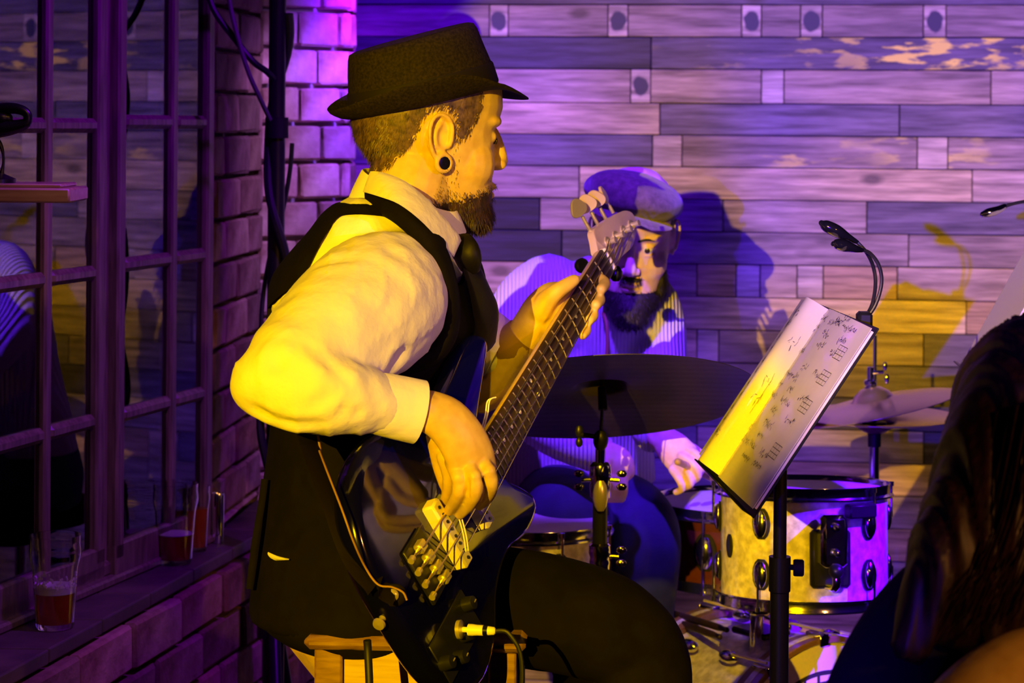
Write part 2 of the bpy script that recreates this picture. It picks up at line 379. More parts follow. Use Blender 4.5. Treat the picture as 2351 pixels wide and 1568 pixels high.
M['plank'] = plank_mat('weathered_plank'); M['plank_paint'] = plank_mat('plank_with_yellow_paint', 1.0); M['plank_knot'] = plank_mat('plank_knot_block', 0, True)

# ================================================================== SETTING
# floor
fl = MB().box((.4, .6, FLOOR - .03), (2.6, 5.9, .02)).build('floor', M['plaster'], None, False); tag(fl, kind='structure')
fbm = MB().bbox((0, 0, 0), (.065, 2.9, .0095), b=.002).mesh('floor_board'); fbm.materials.append(M['floorw'])
for i in range(30):
    o = bpy.data.objects.new('floor_board', fbm); col.objects.link(o); o.parent = fl
    o.matrix_parent_inverse = Matrix.Translation(-fl.location); o.location = (-1.5 + i * .132, 3.6, FLOOR - .0095)
    k = random.uniform(.7, 1.2); o.color = (k, k, k, 1)
# plank wall -------------------------------------------------------
wdir = V(1, -.117, 0).normalized(); wn = V(-.117, -1, 0).normalized()
def wallP(px, py):
    """point on the plank wall plane seen at px,py"""
    a = P(px, py, 1.0); o = V(0, 0, CAMZ); d = a - o
    q = V(0, 5.6, 0); t = (q - o).dot(wn) / d.dot(wn); return o + d * t
def wallX(px, py=500): return (wallP(px, py) - V(0, 5.6, 0)).dot(wdir)
wb = MB().box(V(0, 5.6, .78) + wdir * 1.0 - wn * .05, (1.75, .02, .92), (wdir, wn, V(0, 0, 1))).build('wall_back', M['plaster'], None, False); tag(wb, kind='structure')
ys = [-62, 11, 85, 159, 237, 310, 383, 457, 531, 605, 680, 755, 829, 903, 977, 1051, 1125, 1199, 1273, 1347, 1421, 1495]
edges = [wallP(1500, y).z for y in ys]
while edges[-1] > FLOOR + .03: edges.append(edges[-1] - .083)
edges.insert(0, edges[0] + .083); ys.insert(0, -135)
rows = {  # joints in photograph pixels; ('k',x0,x1) pale block with a dark knot; tones: (r,g,b)
 1: [], 2: [('k', 1124, 1167), ('k', 1396, 1442), ('k', 1703, 1748), ('k', 1838, 1888), ('k', 2120, 2172)], 3: [1495], 4: [('k', 1448, 1494), ('b', 1748, 1800), 2275],
 5: [1515, 2065], 6: [('b', 1498, 1566), ('b', 2106, 2176)], 7: [1330, 2232], 8: [1240, 1660, 1990], 9: [1290, 1500, 2086], 10: [1600, ('b', 1690, 1745), ('b', 1830, 1890), 2060],
 11: [1555, 2218], 12: [1400, ('b', 1600, 1650), 2120], 13: [1490, 2010], 14: [1300, 1880], 15: [1600, 2120]}
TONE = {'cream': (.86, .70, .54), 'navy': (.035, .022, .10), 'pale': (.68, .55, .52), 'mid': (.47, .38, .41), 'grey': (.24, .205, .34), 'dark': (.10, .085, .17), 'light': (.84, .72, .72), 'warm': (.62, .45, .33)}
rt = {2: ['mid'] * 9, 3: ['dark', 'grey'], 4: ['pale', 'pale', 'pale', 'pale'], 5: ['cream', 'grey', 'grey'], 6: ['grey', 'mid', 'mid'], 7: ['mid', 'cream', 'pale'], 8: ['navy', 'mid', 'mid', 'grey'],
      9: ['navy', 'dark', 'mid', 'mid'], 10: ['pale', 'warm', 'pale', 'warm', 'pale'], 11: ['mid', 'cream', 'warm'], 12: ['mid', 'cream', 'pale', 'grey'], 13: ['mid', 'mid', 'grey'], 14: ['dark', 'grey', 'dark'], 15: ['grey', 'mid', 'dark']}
def plank(x0, x1, z1, z0, tone, mt):
    g = .0012; w = (x1 - x0) / 2 - g; h = (z1 - z0) / 2 - g
    if w < .004: return
    th = random.uniform(.009, .012)
    me = MB().bbox((0, 0, 0), (w, th, h), b=.0015)
    # slight waviness of the long edges
    me = me.mesh('plank'); me.materials.append(mt)
    o = bpy.data.objects.new('plank', me); col.objects.link(o); o.parent = wb; o.matrix_parent_inverse = Matrix.Translation(-wb.location)
    c = V(0, 5.6, 0) + wdir * ((x0 + x1) / 2) - wn * (.012 - th * .5 + random.uniform(-.002, .002))
    o.matrix_basis = Matrix.Translation((c.x, c.y, (z0 + z1) / 2)) @ Matrix.Rotation(math.atan2(wdir.y, wdir.x), 4, 'Z') @ Matrix.Rotation(random.uniform(-.0015, .0015), 4, 'Y')
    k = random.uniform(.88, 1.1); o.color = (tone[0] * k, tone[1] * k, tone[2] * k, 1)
XL, XR = -.62, 2.62
for i in range(len(edges) - 1):
    z1, z0 = edges[i], edges[i + 1]; y = (ys[i] + ys[i + 1]) / 2 if i + 1 < len(ys) else 1300
    js = rows.get(i, None)
    if js is None: js = sorted(random.sample(range(700, 2300, 90), 3))
    segs = []; x = XL
    for j in js:
        if isinstance(j, tuple):
            a, b = wallX(j[1], y), wallX(j[2], y); segs.append((x, a, 'p')); segs.append((a, b, j[0])); x = b
        else:
            a = wallX(j, y); segs.append((x, a, 'p')); x = a
    # continue beyond the frame with random joints
    segs.append((x, max(x + .1, wallX(2360, y) + random.uniform(.02, .3)), 'p')); x = segs[-1][1]; segs.append((x, XR, 'p'))
    tl = rt.get(i, None); n = 0
    for (a, b, kind) in segs:
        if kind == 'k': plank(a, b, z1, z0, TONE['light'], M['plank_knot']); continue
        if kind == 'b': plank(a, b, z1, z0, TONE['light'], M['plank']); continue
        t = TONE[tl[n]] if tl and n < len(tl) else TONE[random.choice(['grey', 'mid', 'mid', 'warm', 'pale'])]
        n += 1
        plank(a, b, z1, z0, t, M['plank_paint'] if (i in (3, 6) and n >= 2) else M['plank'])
# brick masonry ----------------------------------------------------
bricks = {}
def brick_mesh(w, h, var):
    key = (round(w, 3), round(h, 3), var)
    if key not in bricks:
        rnd = random.Random(hash(key)); mb = MB().bbox((0, 0, 0), (w, .02, h), b=.005)
        mb.v = [(x + rnd.uniform(-.002, .002), y + rnd.uniform(-.002, .002), z + rnd.uniform(-.002, .002)) for x, y, z in mb.v]
        me = mb.mesh('brick'); me.materials.append(M['brick']); bricks[key] = me
    return bricks[key]
def masonry(parent, a, b, z0, z1, ch, bw, tone=(1, 1, 1), seed=1, zoff=0.0):
    """course bricks on the vertical plane from a to b (2D), room side to the right-hand of a->b turned -90"""
    rnd = random.Random(seed); a = Vector((a[0], a[1], 0)); b = Vector((b[0], b[1], 0)); L_ = (b - a).length; d = (b - a) / L_; nrm = V(d.y, -d.x, 0)
    ax = math.atan2(d.y, d.x); r = 0; z = z1 - zoff
    while z > z0 + .01:
        zz = max(z - ch, z0); x = -(bw * (.5 if r % 2 else 0)) - rnd.uniform(0, .01)
        while x < L_ - .005:
            xa, xb = max(x, 0), min(x + bw, L_)
            if xb - xa > .018:
                me = brick_mesh((xb - xa) / 2 - .004, (z - zz) / 2 - .0045, rnd.randrange(3))
                o = bpy.data.objects.new('brick', me); col.objects.link(o); o.parent = parent; o.matrix_parent_inverse = Matrix.Translation(-parent.location)
                c = a + d * ((xa + xb) / 2) + nrm * rnd.uniform(-.004, .003)
                o.matrix_basis = Matrix.Translation((c.x, c.y, (z + zz) / 2)) @ Matrix.Rotation(ax, 4, 'Z') @ Matrix.Rotation(rnd.uniform(-.015, .015), 4, 'Y')
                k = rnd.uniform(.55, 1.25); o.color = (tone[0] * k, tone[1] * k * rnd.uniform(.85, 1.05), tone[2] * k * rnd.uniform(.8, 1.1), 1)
            x += bw
        z -= ch; r += 1
ZT = 2.0
def slab(name, pts, z0, z1, mt):
    o = MB().prism([(x, y, z0) for x, y in pts], (0, 0, 1), z1 - z0).build(name, mt, None, False); tag(o, kind='structure'); return o
A = (-.567, 4.80); Bp = (-.375, 4.96)
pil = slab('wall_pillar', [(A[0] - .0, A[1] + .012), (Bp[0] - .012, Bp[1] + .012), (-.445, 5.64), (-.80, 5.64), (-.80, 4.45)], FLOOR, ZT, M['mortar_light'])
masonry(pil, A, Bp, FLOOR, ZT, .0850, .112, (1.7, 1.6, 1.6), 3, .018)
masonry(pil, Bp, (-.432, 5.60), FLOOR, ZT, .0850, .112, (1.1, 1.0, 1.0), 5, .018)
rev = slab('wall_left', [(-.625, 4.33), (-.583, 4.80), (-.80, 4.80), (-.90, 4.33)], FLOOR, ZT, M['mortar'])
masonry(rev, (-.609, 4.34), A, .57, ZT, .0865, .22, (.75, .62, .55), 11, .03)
# low brick wall below the ledge
def ledge(Y): return -.521 + .2235 * (Y - 4.36)
low = slab('wall_ledge', [(ledge(2.2) - .016, 2.2), (ledge(4.86) - .016, 4.86), (-.62, 4.86), (-.72, 4.3), (-1.35, 2.2)], FLOOR, .545, M['mortar'])
masonry(low, (ledge(2.2), 2.2), (ledge(4.87), 4.87), FLOOR, .532, .088, .225, (.80, .60, .50), 21)
# ledge coping tiles (children)
x = 2.2
while x < 4.84:
    x2 = min(x + .205, 4.86)
    mb = MB(); def_in = lambda Y: -.609 + .30 * (Y - 4.32) - .01 if Y < 4.33 else -.60 + .09 * (Y - 4.33)
    mb.prism([(ledge(x) + .006, x + .003, .535), (ledge(x2) + .006, x2 - .003, .535), (def_in(x2), x2 - .003, .535), (def_in(x), x + .003, .535)], (0, 0, 1), .024)
    o = mb.build('coping_tile', M['coping'], low, False, .003); k = random.uniform(.8, 1.3); o.color = (k, k, k, 1)
    x = x2
# windows: frames along the line through (-.609,4.32), direction (.30,1)
wd_ = V(.30, 1, 0).normalized(); wnn = V(1, -.30, 0).normalized()
def winU(px):
    """distance along the window line where the image column px (at eye level) falls"""
    k = (px - W / 2) / F; Y = (-.609 - .30 * 4.32) / (k - .30); return (Y - 4.32) / wd_.y
def wp(u, n, z): return V(-.609, 4.32, z) + wd_ * u + wnn * n
def wbar(mb, u0, u1, z0, z1, n0, n1, b=.004):
    mb.bbox(wp((u0 + u1) / 2, (n0 + n1) / 2, (z0 + z1) / 2), (abs(u1 - u0) / 2, abs(n1 - n0) / 2, abs(z1 - z0) / 2), (wd_, wnn, V(0, 0, 1)), b)
def zat(px, py): return P(px, py, wp(winU(px), 0, 0).y).z
zb, zt = .60, 2.0
def window(name, ua, ub, um, zs, nf, label=None, sw=.035):
    fr = MB(); wbar(fr, ua, ub, zb - .03, zb + .03, nf - .03, nf + .012)
    win = fr.build(name, M['frame'], None, False); tag(win, kind='structure')
    for (a, b) in ((ua, ua + sw), (ub - sw, ub)):
        mb = MB(); wbar(mb, a, b, zb, zt, nf - .025, nf + .012); mb.build('stile', M['frame'], win, False)
    mb = MB(); wbar(mb, um - .012, um + .012, zb, zt, nf - .012, nf + .010); mb.build('muntin', M['frame'], win, False)
    for z in zs:
        mb = MB(); wbar(mb, ua + sw, um - .01, z - .013, z + .013, nf - .012, nf + .012, .008); mb.build('muntin', M['frame'], win, False)
        mb = MB(); wbar(mb, um + .01, ub - sw, z - .013, z + .013, nf - .012, nf + .012, .008); mb.build('muntin', M['frame'], win, False)
    zz = [zb + .02] + sorted(zs) + [zt]
    for i in range(len(zz) - 1):
        for (a, b) in ((ua + sw, um), (um, ub - sw)):
            mb = MB(); wbar(mb, a, b, zz[i] + .01, zz[i + 1] - .01, nf - .004, nf - .001, .0005); mb.build('pane', M['pane'], win, False)
    # outer casement seen through the glass
    for (u, w_) in ((ua + .05, .03), (um + .06, .02), (ub - .03, .03)):
        mb = MB(); wbar(mb, u, u + w_, zb, zt, nf - .13, nf - .10); mb.build('outer_stile', M['frame'], win, False)
    return win
z1_, z2_, z3_ = zat(150, 288), zat(110, 640), zat(110, 995)
window('window_1', winU(-60), winU(235), winU(104), [z1_, z2_, z3_, z1_ + .262], 0.0)
window('window_2', winU(247), winU(468), winU(380), [zat(330, 280), zat(330, 600), zat(330, 935), zat(330, 280) + .262], .012, sw=.03)
mb = MB(); wbar(mb, winU(232), winU(249), .56, zt, -.05, .004); t1 = mb.build('trim_1', M['frame'], None, False); tag(t1, kind='structure')
mb = MB(); wbar(mb, winU(-500), winU(470), .559, .575, -.05, .03, .004); wbar(mb, winU(-500), winU(470), .572, .60, -.05, .012, .006); t2 = mb.build('trim_2', M['frame'], None, False); tag(t2, kind='structure')
mb = MB(); wbar(mb, winU(-900), winU(-62), .56, zt, -.05, .01); t3 = mb.build('trim_3', M['frame'], None, False); tag(t3, kind='structure')

# ================================================================== THINGS ON THE LEFT
def pint(x, y, z, r, h, level, foam, label, cat='glass', group=None, mt='glass'):
    t = thing('pint_glass', (x, y, z), label, cat, group)
    k = h / .152
    out = [(.0, 0), (.031, 0), (.033, .004), (.036, .05), (.040, .10), (.0445, .118), (.0455, .128), (.0435, .138), (.0440, .152)]
    inn = [(.0415, .152), (.0410, .138), (.0425, .126), (.0375, .10), (.0335, .05), (.030, .010), (0, .008)]
    mb = MB().lathe((x, y, z), (0, 0, 1), [(max(a * r / .0445, .0001), b * k) for a, b in out + inn], 40)
    mb.build('glass_body', M[mt], t)
    lv = level * k
    def ri(hh):
        pts = [(0.0085, .0297), (.05, .0332), (.10, .0372), (.126, .042)]
        for (a, b), (c, d) in zip(pts, pts[1:]):
            if hh / k <= c: return (b + (d - b) * (hh / k - a) / (c - a)) * r / .0445
        return .041
    MB().lathe((x, y, z), (0, 0, 1), [(.0001, .0095 * k), (ri(.0095 * k), .0095 * k), (ri(lv * .5), lv * .5), (ri(lv), lv), (.0001, lv)], 32).build('beer', M['beer'], t)
    if foam:
        MB().lathe((x, y, z), (0, 0, 1), [(.0001, lv + .0004), (ri(lv), lv + .0004), (ri(lv + .012) - .0003, lv + foam), (ri(lv) * .5, lv + foam * 1.15), (.0001, lv + foam)], 32).build('foam', M['foam'], t)
    return t
g1 = P(126, 1442, 3.57); pint(g1.x, g1.y, .560, .0420, .152, .058, .012, 'pint glass with a third of amber beer and foam, nearest on the ledge')
mb = MB()
for i in range(150):  # foam film clinging to the wall of the glass
    a = random.uniform(-1.6, 1.6) + math.pi * 1.5; t_ = (math.sin(a * 3.1) * .5 + .5) * .5 + (math.sin(a * 7 + 1) * .5 + .5) * .3
    hh = .069 + random.random() ** 1.5 * (.010 + .028 * t_)
    rr = .0335 + (hh - .05) * .055
    mb.ell((g1.x + rr * math.cos(a) * .945, g1.y + rr * math.sin(a) * .945, .56 + hh), (.0016, .0016, .0024), n=6)
g1o = [o for o in bpy.data.objects if o.name.startswith('pint_glass')][0]; mb.build('foam_lace', M['foam'], g1o)
g2 = P(402, 1303, 4.1); pint(g2.x, g2.y, .560, .0430, .150, .055, .002, 'pint glass with dark beer and no head, standing farther along the ledge')
g3 = P(455, 1285, 4.22); pint(g3.x, g3.y, .560, .022, .125, .10, 0, 'slim glass of red drink right behind the second pint glass')
g4 = P(500, 1257, 4.30); t = thing('steel_tumbler', (g4.x, g4.y, .56), 'narrow shiny metal tumbler at the far end of the ledge', 'tumbler')
MB().lathe((g4.x, g4.y, .56), (0, 0, 1), [(.0001, 0), (.0105, 0), (.0115, .003), (.0125, .094), (.0115, .098), (.0105, .095), (.0095, .01), (.0001, .01)], 28).build('cup', M['chrome'], t)
# shelf with an iron ornament, near the left edge of the picture
sp = P(78, 452, 3.25)
sh = thing('wall_shelf', (P(0, 470, 3.3).x - .05, 3.3, sp.z - .01), 'varnished wooden shelf end with a stepped edge beside the window', 'shelf')
a = P(160, 437, 3.22); b_ = P(-190, 437, 3.22)
zt_ = P(100, 432, 3.22).z; zbm = P(100, 466, 3.22).z
MB().bbox(((a.x + b_.x) / 2, 3.29, (zt_ + zbm) / 2), ((a.x - b_.x) / 2, .07, (zt_ - zbm) / 2), b=.003).build('board', M['shelf'], sh)
MB().bbox(((a.x + b_.x) / 2 - .014, 3.29, zt_ + .003), ((a.x - b_.x) / 2 - .001, .058, .003), b=.002).build('moulding', M['shelf'], sh)
MB().bbox((b_.x + .05, 3.29, zbm - .04), (.012, .05, .04), b=.004).build('bracket', M['shelf'], sh)
orn = thing('iron_ornament', (P(0, 430, 3.27).x, 3.27, zt_ + .006), 'black wrought iron piece with a looped arm standing on the shelf', 'ornament')
def PP(rows): return [P(*r) for r in rows]
MB().ctube([(-60, 262, 3.27, .010), (0, 250, 3.27, .009), (40, 250, 3.27, .008), (62, 262, 3.27, .007), (60, 282, 3.27, .008), (30, 292, 3.27, .011), (-10, 296, 3.27, .014), (-60, 300, 3.27, .014)], 4, 10).build('loop_arm', M['iron'], orn)
MB().ctube([(-50, 275, 3.27, .012), (0, 272, 3.27, .012), (18, 272, 3.27, .008)], 4, 10).build('hub', M['iron'], orn)
MB().ctube([(-40, 300, 3.27, .006), (-10, 320, 3.27, .005), (4, 340, 3.27, .003), (8, 370, 3.27, .002), (4, 400, 3.27, .004), (8, 425, 3.27, .010), (10, 431, 3.27, .012)], 4, 8).build('stem', M['iron'], orn)
MB().lathe((P(-10, 430, 3.27).x, 3.27, zt_ + .006), (0, 0, 1), [(.0001, 0), (.03, 0), (.03, .006), (.012, .014), (.0001, .016)], 24).build('foot', M['iron'], orn)

# light stand ------------------------------------------------------
sx = P(632, 800, 4.2).x
ls = thing('light_stand', (sx, 4.2, FLOOR), 'tall black lighting stand in front of the brick pillar, its cables wound round it', 'light stand')
MB().tube([(sx, 4.2, FLOOR + .25), (sx, 4.2, 1.69)], .0165, 20).build('pole', M['black_metal'], ls)
MB().tube([(sx, 4.2, FLOOR + .30), (sx, 4.2, .55)], .021, 20).build('outer_pole', M['black_metal'], ls)
MB().tube([(sx - .30, 4.2, 1.655), (sx + .10, 4.2, 1.655)], .0125, 12).build('crossbar', M['black_metal'], ls)
for zz in (.56, 1.38):
    MB().tube([(sx, 4.2, zz - .02), (sx, 4.2, zz + .02)], .0225, 20).build('collar', M['rubber'], ls)
MB().tube([(sx, 4.2, .40), (sx, 4.2, .46)], .032, 18).build('leg_hub', M['black_metal'], ls)
for ang in (22, 84, 280):
    d = V(math.cos(R(ang)), math.sin(R(ang)), 0)
    lg = MB().tube([V(sx, 4.2, .43) + d * .02, V(sx, 4.2, FLOOR + .02) + d * .36], .012, 10).build('leg', M['black_metal'], ls)
    MB().ell(V(sx, 4.2, FLOOR + .017) + d * .365, (.018, .018, .016)).build('rubber_foot', M['rubber'], lg)
    MB().tube([V(sx, 4.2, .12), V(sx, 4.2, .20) + d * .17], .007, 8).build('brace', M['black_metal'], ls)
pts = []
for i in range(60):
    t_ = i / 59; a = t_ * 2 * math.pi * 2.2; rr = .022 + .006 * math.sin(t_ * 21)
    pts.append((sx + rr * math.cos(a), 4.2 + rr * math.sin(a), 1.60 - t_ * 1.15))
tag(MB().tube(pts, .0085, 8).build('cable', M['cable'], None), 'thick black cable spiralling down the lighting stand', 'cable')
pts = [(p[0] - .001 if p[0] < sx else p[0] + .004, p[1] - .002, p[2]) for p in [(sx + .026 * math.cos(a), 4.2 + .026 * math.sin(a), 1.35 - k) for a, k in [(0.2 + i * .19, i * .022) for i in range(44)]]]
tag(MB().tube(pts, .0045, 8).build('cable', M['cable'], None), 'thin black cable twisting round the lower half of the lighting stand', 'cable')
def hang(rows, r, m_, label, k=6):
    q = crv([list(P(*a)) for a in rows], k)
    return tag(MB().tube(q, r, 8).build('cable', m_, None), label, 'cable')
hang([(470, -60, 4.15), (490, 20, 4.14), (540, 90, 4.13), (580, 140, 4.13), (612, 164, 4.155), (628, 180, 4.175)], .0062, M['cable'], 'black cable sagging to the top of the lighting stand')
hang([(518, -60, 4.12), (530, 20, 4.12), (550, 100, 4.12), (572, 170, 4.125), (598, 228, 4.14), (620, 275, 4.17)], .0045, M['cable_grey'], 'thin grey cable reaching the lighting stand below the black one')
for i, (dx, lab) in enumerate(((-.235, 'par light with a violet lens on the window end of the crossbar'), (.075, 'par light on the crossbar end beside the lighting pole'))):
    c = V(sx + dx, 4.2, 1.655 + .07)
    pl = thing('par_light', c, lab, 'stage light')
    ax = V(-.3, .25, -.35).normalized() if i == 0 else V(-.2, .8, -.35).normalized()
    MB().lathe(c - ax * .02, ax, [(.0001, -.05), (.035, -.05), (.045, -.035), (.048, .03), (.048, .045), (.043, .045), (.043, .032), (.0001, .032)], 24).build('housing', M['black_metal'], pl)
    MB().lathe(c - ax * .02, ax, [(.0001, .036), (.0425, .034)], 24).build('lens', M['lens'], pl)
    MB().tube([c + V(-.052, 0, 0), c + V(-.052, 0, .0), c + V(-.05, 0, -.05), c + V(0, 0, -.056 + .0), c + V(.05, 0, -.05), c + V(.052, 0, 0)], .004, 6).build('yoke', M['black_metal'], pl)
#@@PART2@@

# unseen black flag panels added behind the camera to shade the lamps
for loc, x0, z1, sd, lab in (((-1.4, -2.3, 2.28), (.60, 3.9, .72), .8, 1, 'black flag panel on a stand, added to shade the yellow lamp'), ((-1.44, -4.5, 1.6), (.31, 2.1, 1.24), .9, 1, 'black flag panel on a stand, added to shade the blue lamp on its right'),
                             ((-1.44, -4.5, 1.6), (.46, 3.1, 1.10), 1.3, -1, 'black flag panel on a stand, added to shade the blue lamp on its left'),
                             ((-1.44, -4.5, 1.6), (.12, 3.3, 1.66), 1.6, -1, 'tall black flag panel on a stand, second one added to shade the blue lamp'),
                             ((-1.4, -2.3, 2.28), (-.58, 3.0, 2.2), 1.1, -1, 'tall black flag panel on a stand, added to shade the window side from the yellow lamp')):
    L0, T0 = V(*loc), V(*x0); t_ = z1 / (T0.y - L0.y); c = L0 + (T0 - L0) * t_
    fg = thing('flag_panel', V(c.x + sd * .15, c.y, FLOOR), lab, 'panel')
    hh_ = .30 if 'window side' in lab else .12
    MB().bbox(c + V(sd * .15, 0, -hh_), (.15, .003, hh_), b=.002).build('board', M['black_metal'], fg)
    MB().tube([V(c.x + sd * .15, c.y, FLOOR + .02), V(c.x + sd * .15, c.y, c.z - .2)], .010, 10).build('pole', M['black_metal'], fg)
    MB().lathe(V(c.x + sd * .15, c.y, FLOOR), (0, 0, 1), [(.0001, 0), (.14, 0), (.14, .012), (.02, .025), (.0001, .025)], 24).build('base', M['black_metal'], fg)
# ================================================================== BASS GUITAR
Bp0 = V(-.106, 2.80, .827); Nn = (V(.148, 3.53, 1.168) - Bp0).normalized()
Ll = V(-.467, -.236, .852); Ll = (Ll - Nn * Ll.dot(Nn)).normalized(); Ff = Nn.cross(Ll).normalized()
if Ff.x < 0: Ff = -Ff
def B(s, l, f=0.0): return Bp0 + Nn * s + Ll * l + Ff * f
BAX = (Nn, Ll, Ff)
NUT = .845
bass = thing('bass_guitar', B(0, -.17, -.03), 'dark blue four-string electric bass guitar resting on the seated player\'s thigh', 'guitar')
outline = [(-.115, 0), (-.11, .07), (-.08, .13), (-.02, .165), (.06, .165), (.13, .135), (.2, .115), (.27, .118), (.34, .128), (.385, .128), (.408, .112), (.40, .092), (.35, .070),
           (.295, .048), (.272, .034), (.27, 0), (.27, -.03), (.278, -.055), (.30, -.082), (.312, -.105), (.298, -.125), (.25, -.128), (.18, -.115), (.11, -.13), (.05, -.165), (-.02, -.178), (-.08, -.15), (-.11, -.09)]
oc = crv([list(q) for q in outline], 5, True); cx_, cy_ = .08, 0
mb = MB(); rs = []
def inset(q, d):
    n = len(q); out = []
    for i in range(n):
        a, b_ = q[i - 1], q[(i + 1) % n]; tx, ty = b_[0] - a[0], b_[1] - a[1]; l_ = math.hypot(tx, ty) or 1
        out.append((q[i][0] - ty / l_ * -d * sgn, q[i][1] + tx / l_ * -d * sgn))
    return out
area = sum(oc[i - 1][0] * oc[i][1] - oc[i][0] * oc[i - 1][1] for i in range(len(oc))); sgn = -1 if area > 0 else 1
for f_, ins in ((-.040, .014), (-.038, .007), (-.033, .002), (-.028, 0), (-.012, 0), (-.006, .002), (-.001, .007), (.001, .014)):
    rs.append([B(x, y, f_) for x, y in inset(oc, ins)])
mb.rings(rs); mb.build('body', M['bass_blue'], bass, True, angle=60)
# pickups, bridge, knobs
def pk(s, l, hl, mt):
    p = MB().bbox(B(s, l, .009), (.012, hl, .010), BAX, .003).build('pickup', mt, bass)
    mb = MB()
    for k in range(8): mb.tube([B(s, l - hl * .8 + k * hl * .229, .018), B(s, l - hl * .8 + k * hl * .229, .0205)], .0024, 8)
    mb.build('pole_piece', M['black_metal'], p)
pk(.058, 0, .050, M['cream']); pk(.150, -.004, .046, M['cream'])
br = MB().bbox(B(-.012, 0, .004), (.030, .042, .003), BAX, .002).build('bridge', M['black_metal'], bass)
for k in range(4):
    l = -.0285 + k * .019
    MB().bbox(B(.0 - .004 * k, l, .012), (.009, .007, .006), BAX, .002).build('saddle', M['gold'], br)
    MB().tube([B(-.036, l, .010), B(-.008, l, .010)], .0018, 8).build('screw', M['chrome'], br)
    MB().lathe(B(-.040, l, .010), Nn, [(.0001, -.004), (.0045, -.004), (.0045, .004), (.0001, .004)], 12).build('string_ball', M['gold'], br)
for (s, l) in ((.02, -.085), (-.02, -.105), (-.055, -.115), (-.085, -.10)):
    k = MB().lathe(B(s, l, 0), Ff, [(.0001, 0), (.0095, 0), (.010, .004), (.0085, .018), (.0001, .019)], 20).build('knob', M['black_metal'], bass)
    MB().tube([B(s, l, .019), B(s + .006, l, .019)], .0009, 6).build('pointer', M['gold'], k)
MB().bbox(B(-.03, -.098, .002), (.062, .030, .0015), BAX, .001).build('control_plate', M['black_metal'], bass)
jk = P(1058, 1445, 2.78)
jb = MB().lathe(jk, V(.9, -.3, .1), [(.0001, -.004), (.012, -.004), (.012, .001), (.005, .003), (.0001, .003)], 20).build('jack_plate', M['gold'], bass)
for (s, l, n_) in ((-.113, 0, -Nn), (.405, .108, Nn)):
    MB().lathe(B(s, l, -.02), n_, [(.0001, -.002), (.007, -.002), (.0035, .004), (.0035, .010), (.0085, .013), (.0075, .016), (.0001, .017)], 18).build('strap_button', M['gold'], bass)
# neck
def nw(s): return .0305 + (.0205 - .0305) * (s - .215) / (NUT - .215)
mb = MB(); rs = []
for i in range(24):
    s = .20 + (NUT - .20) * i / 23; w = nw(s)
    ring = [B(s, w, .006), B(s, w, .002)]
    for k in range(1, 8): a = math.pi * k / 8; ring.append(B(s, w * math.cos(a), .002 - .019 * math.sin(a)))
    ring += [B(s, -w, .002), B(s, -w, .006)]; rs.append(ring)
mb.rings(rs); mb.build('neck', M['maple'], bass)
mb = MB(); rs = []
for i in range(24):
    s = .212 + (NUT - .212) * i / 23; w = nw(s)
    rs.append([B(s, w, .0062), B(s, w * .97, .0110), B(s, w * .5, .0122), B(s, 0, .0126), B(s, -w * .5, .0122), B(s, -w * .97, .0110), B(s, -w, .0062)])
mb.rings(rs); fbd = mb.build('fretboard', M['rosewood'], bass)
for n in range(1, 25):
    s = NUT / 2 ** (n / 12)
    if s < .215: break
    w = nw(s)
    MB().tube([B(s, w * .99, .0113), B(s, w * .5, .0131), B(s, 0, .0135), B(s, -w * .5, .0131), B(s, -w * .99, .0113)], .0012, 6).build('fret', M['string'], fbd)
    if n in (3, 5, 7, 9, 15, 17, 19, 21, 12):
        sm = (NUT / 2 ** ((n - 1) / 12) + s) / 2
        for l in ((0,) if n != 12 else (-.012, .012)):
            MB().lathe(B(sm, l, .0126), Ff, [(.0001, 0), (.0032, 0), (.0032, .0006), (.0001, .0006)], 12).build('inlay_dot', M['pearl'], fbd)
MB().bbox(B(NUT + .001, 0, .010), (.0025, .0205, .006), BAX, .001).build('nut', M['cream'], bass)
hs = [(0, .0205), (.012, .034), (.024, .047), (.06, .042), (.12, .027), (.162, .014), (.181, -.002), (.177, -.020), (.152, -.031), (.12, -.036), (.08, -.030), (.04, -.024), (0, -.0205)]
hc = crv([list(q) for q in hs], 4); hb = []
for f_, ins in ((-.012, .002), (-.011, 0), (.001, 0), (.002, .002)):
    q = [(x + NUT, y * (1 - ins / .03)) for x, y in hc]; hb.append([B(x, y, f_) for x, y in q])
head_ = MB().rings(hb).build('headstock', M['headstock'], bass, True, angle=35)
posts = []
for k in range(4):
    t = .045 + .036 * k; l = .012 - .008 * k; posts.append((t, l))
    MB().lathe(B(NUT + t, l, .002), Ff, [(.0001, 0), (.010, 0), (.010, .002), (.0052, .003), (.0045, .010), (.0058, .016), (.0001, .017)], 18).build('string_post', M['gold'], head_)
    tn = MB(); l2 = .075 - .010 * k
    tn.tube([B(NUT + t, .02, -.016), B(NUT + t, l2 - .006, -.016)], .0032, 8)
    tuner = tn.build('tuner', M['gold'], bass)
    # cloverleaf key
    mb = MB(); ang = (.5, .9, 1.2, 2.9)[k]
    u_ = Nn * math.cos(ang) + Ff * math.sin(ang); v_ = Ll; w_ = u_.cross(v_)
    cc = B(NUT + t, l2 + .010, -.016); poly = []
    for j in range(28):
        a = 2 * math.pi * j / 28; rr = .0165 * (1 + .10 * math.cos(3 * a + math.pi))
        poly.append(cc + u_ * (rr * 1.0 * math.sin(a)) + v_ * (rr * .95 * -math.cos(a)))
    mb.rings([[p + w_ * o_ for p in (poly if abs(o_) < .0015 else [cc + (q - cc) * .94 for q in poly])] for o_ in (-.0025, -.0012, .0012, .0025)])
    mb.build('tuner_key', M['headstock'] if k else M['gold'], tuner)
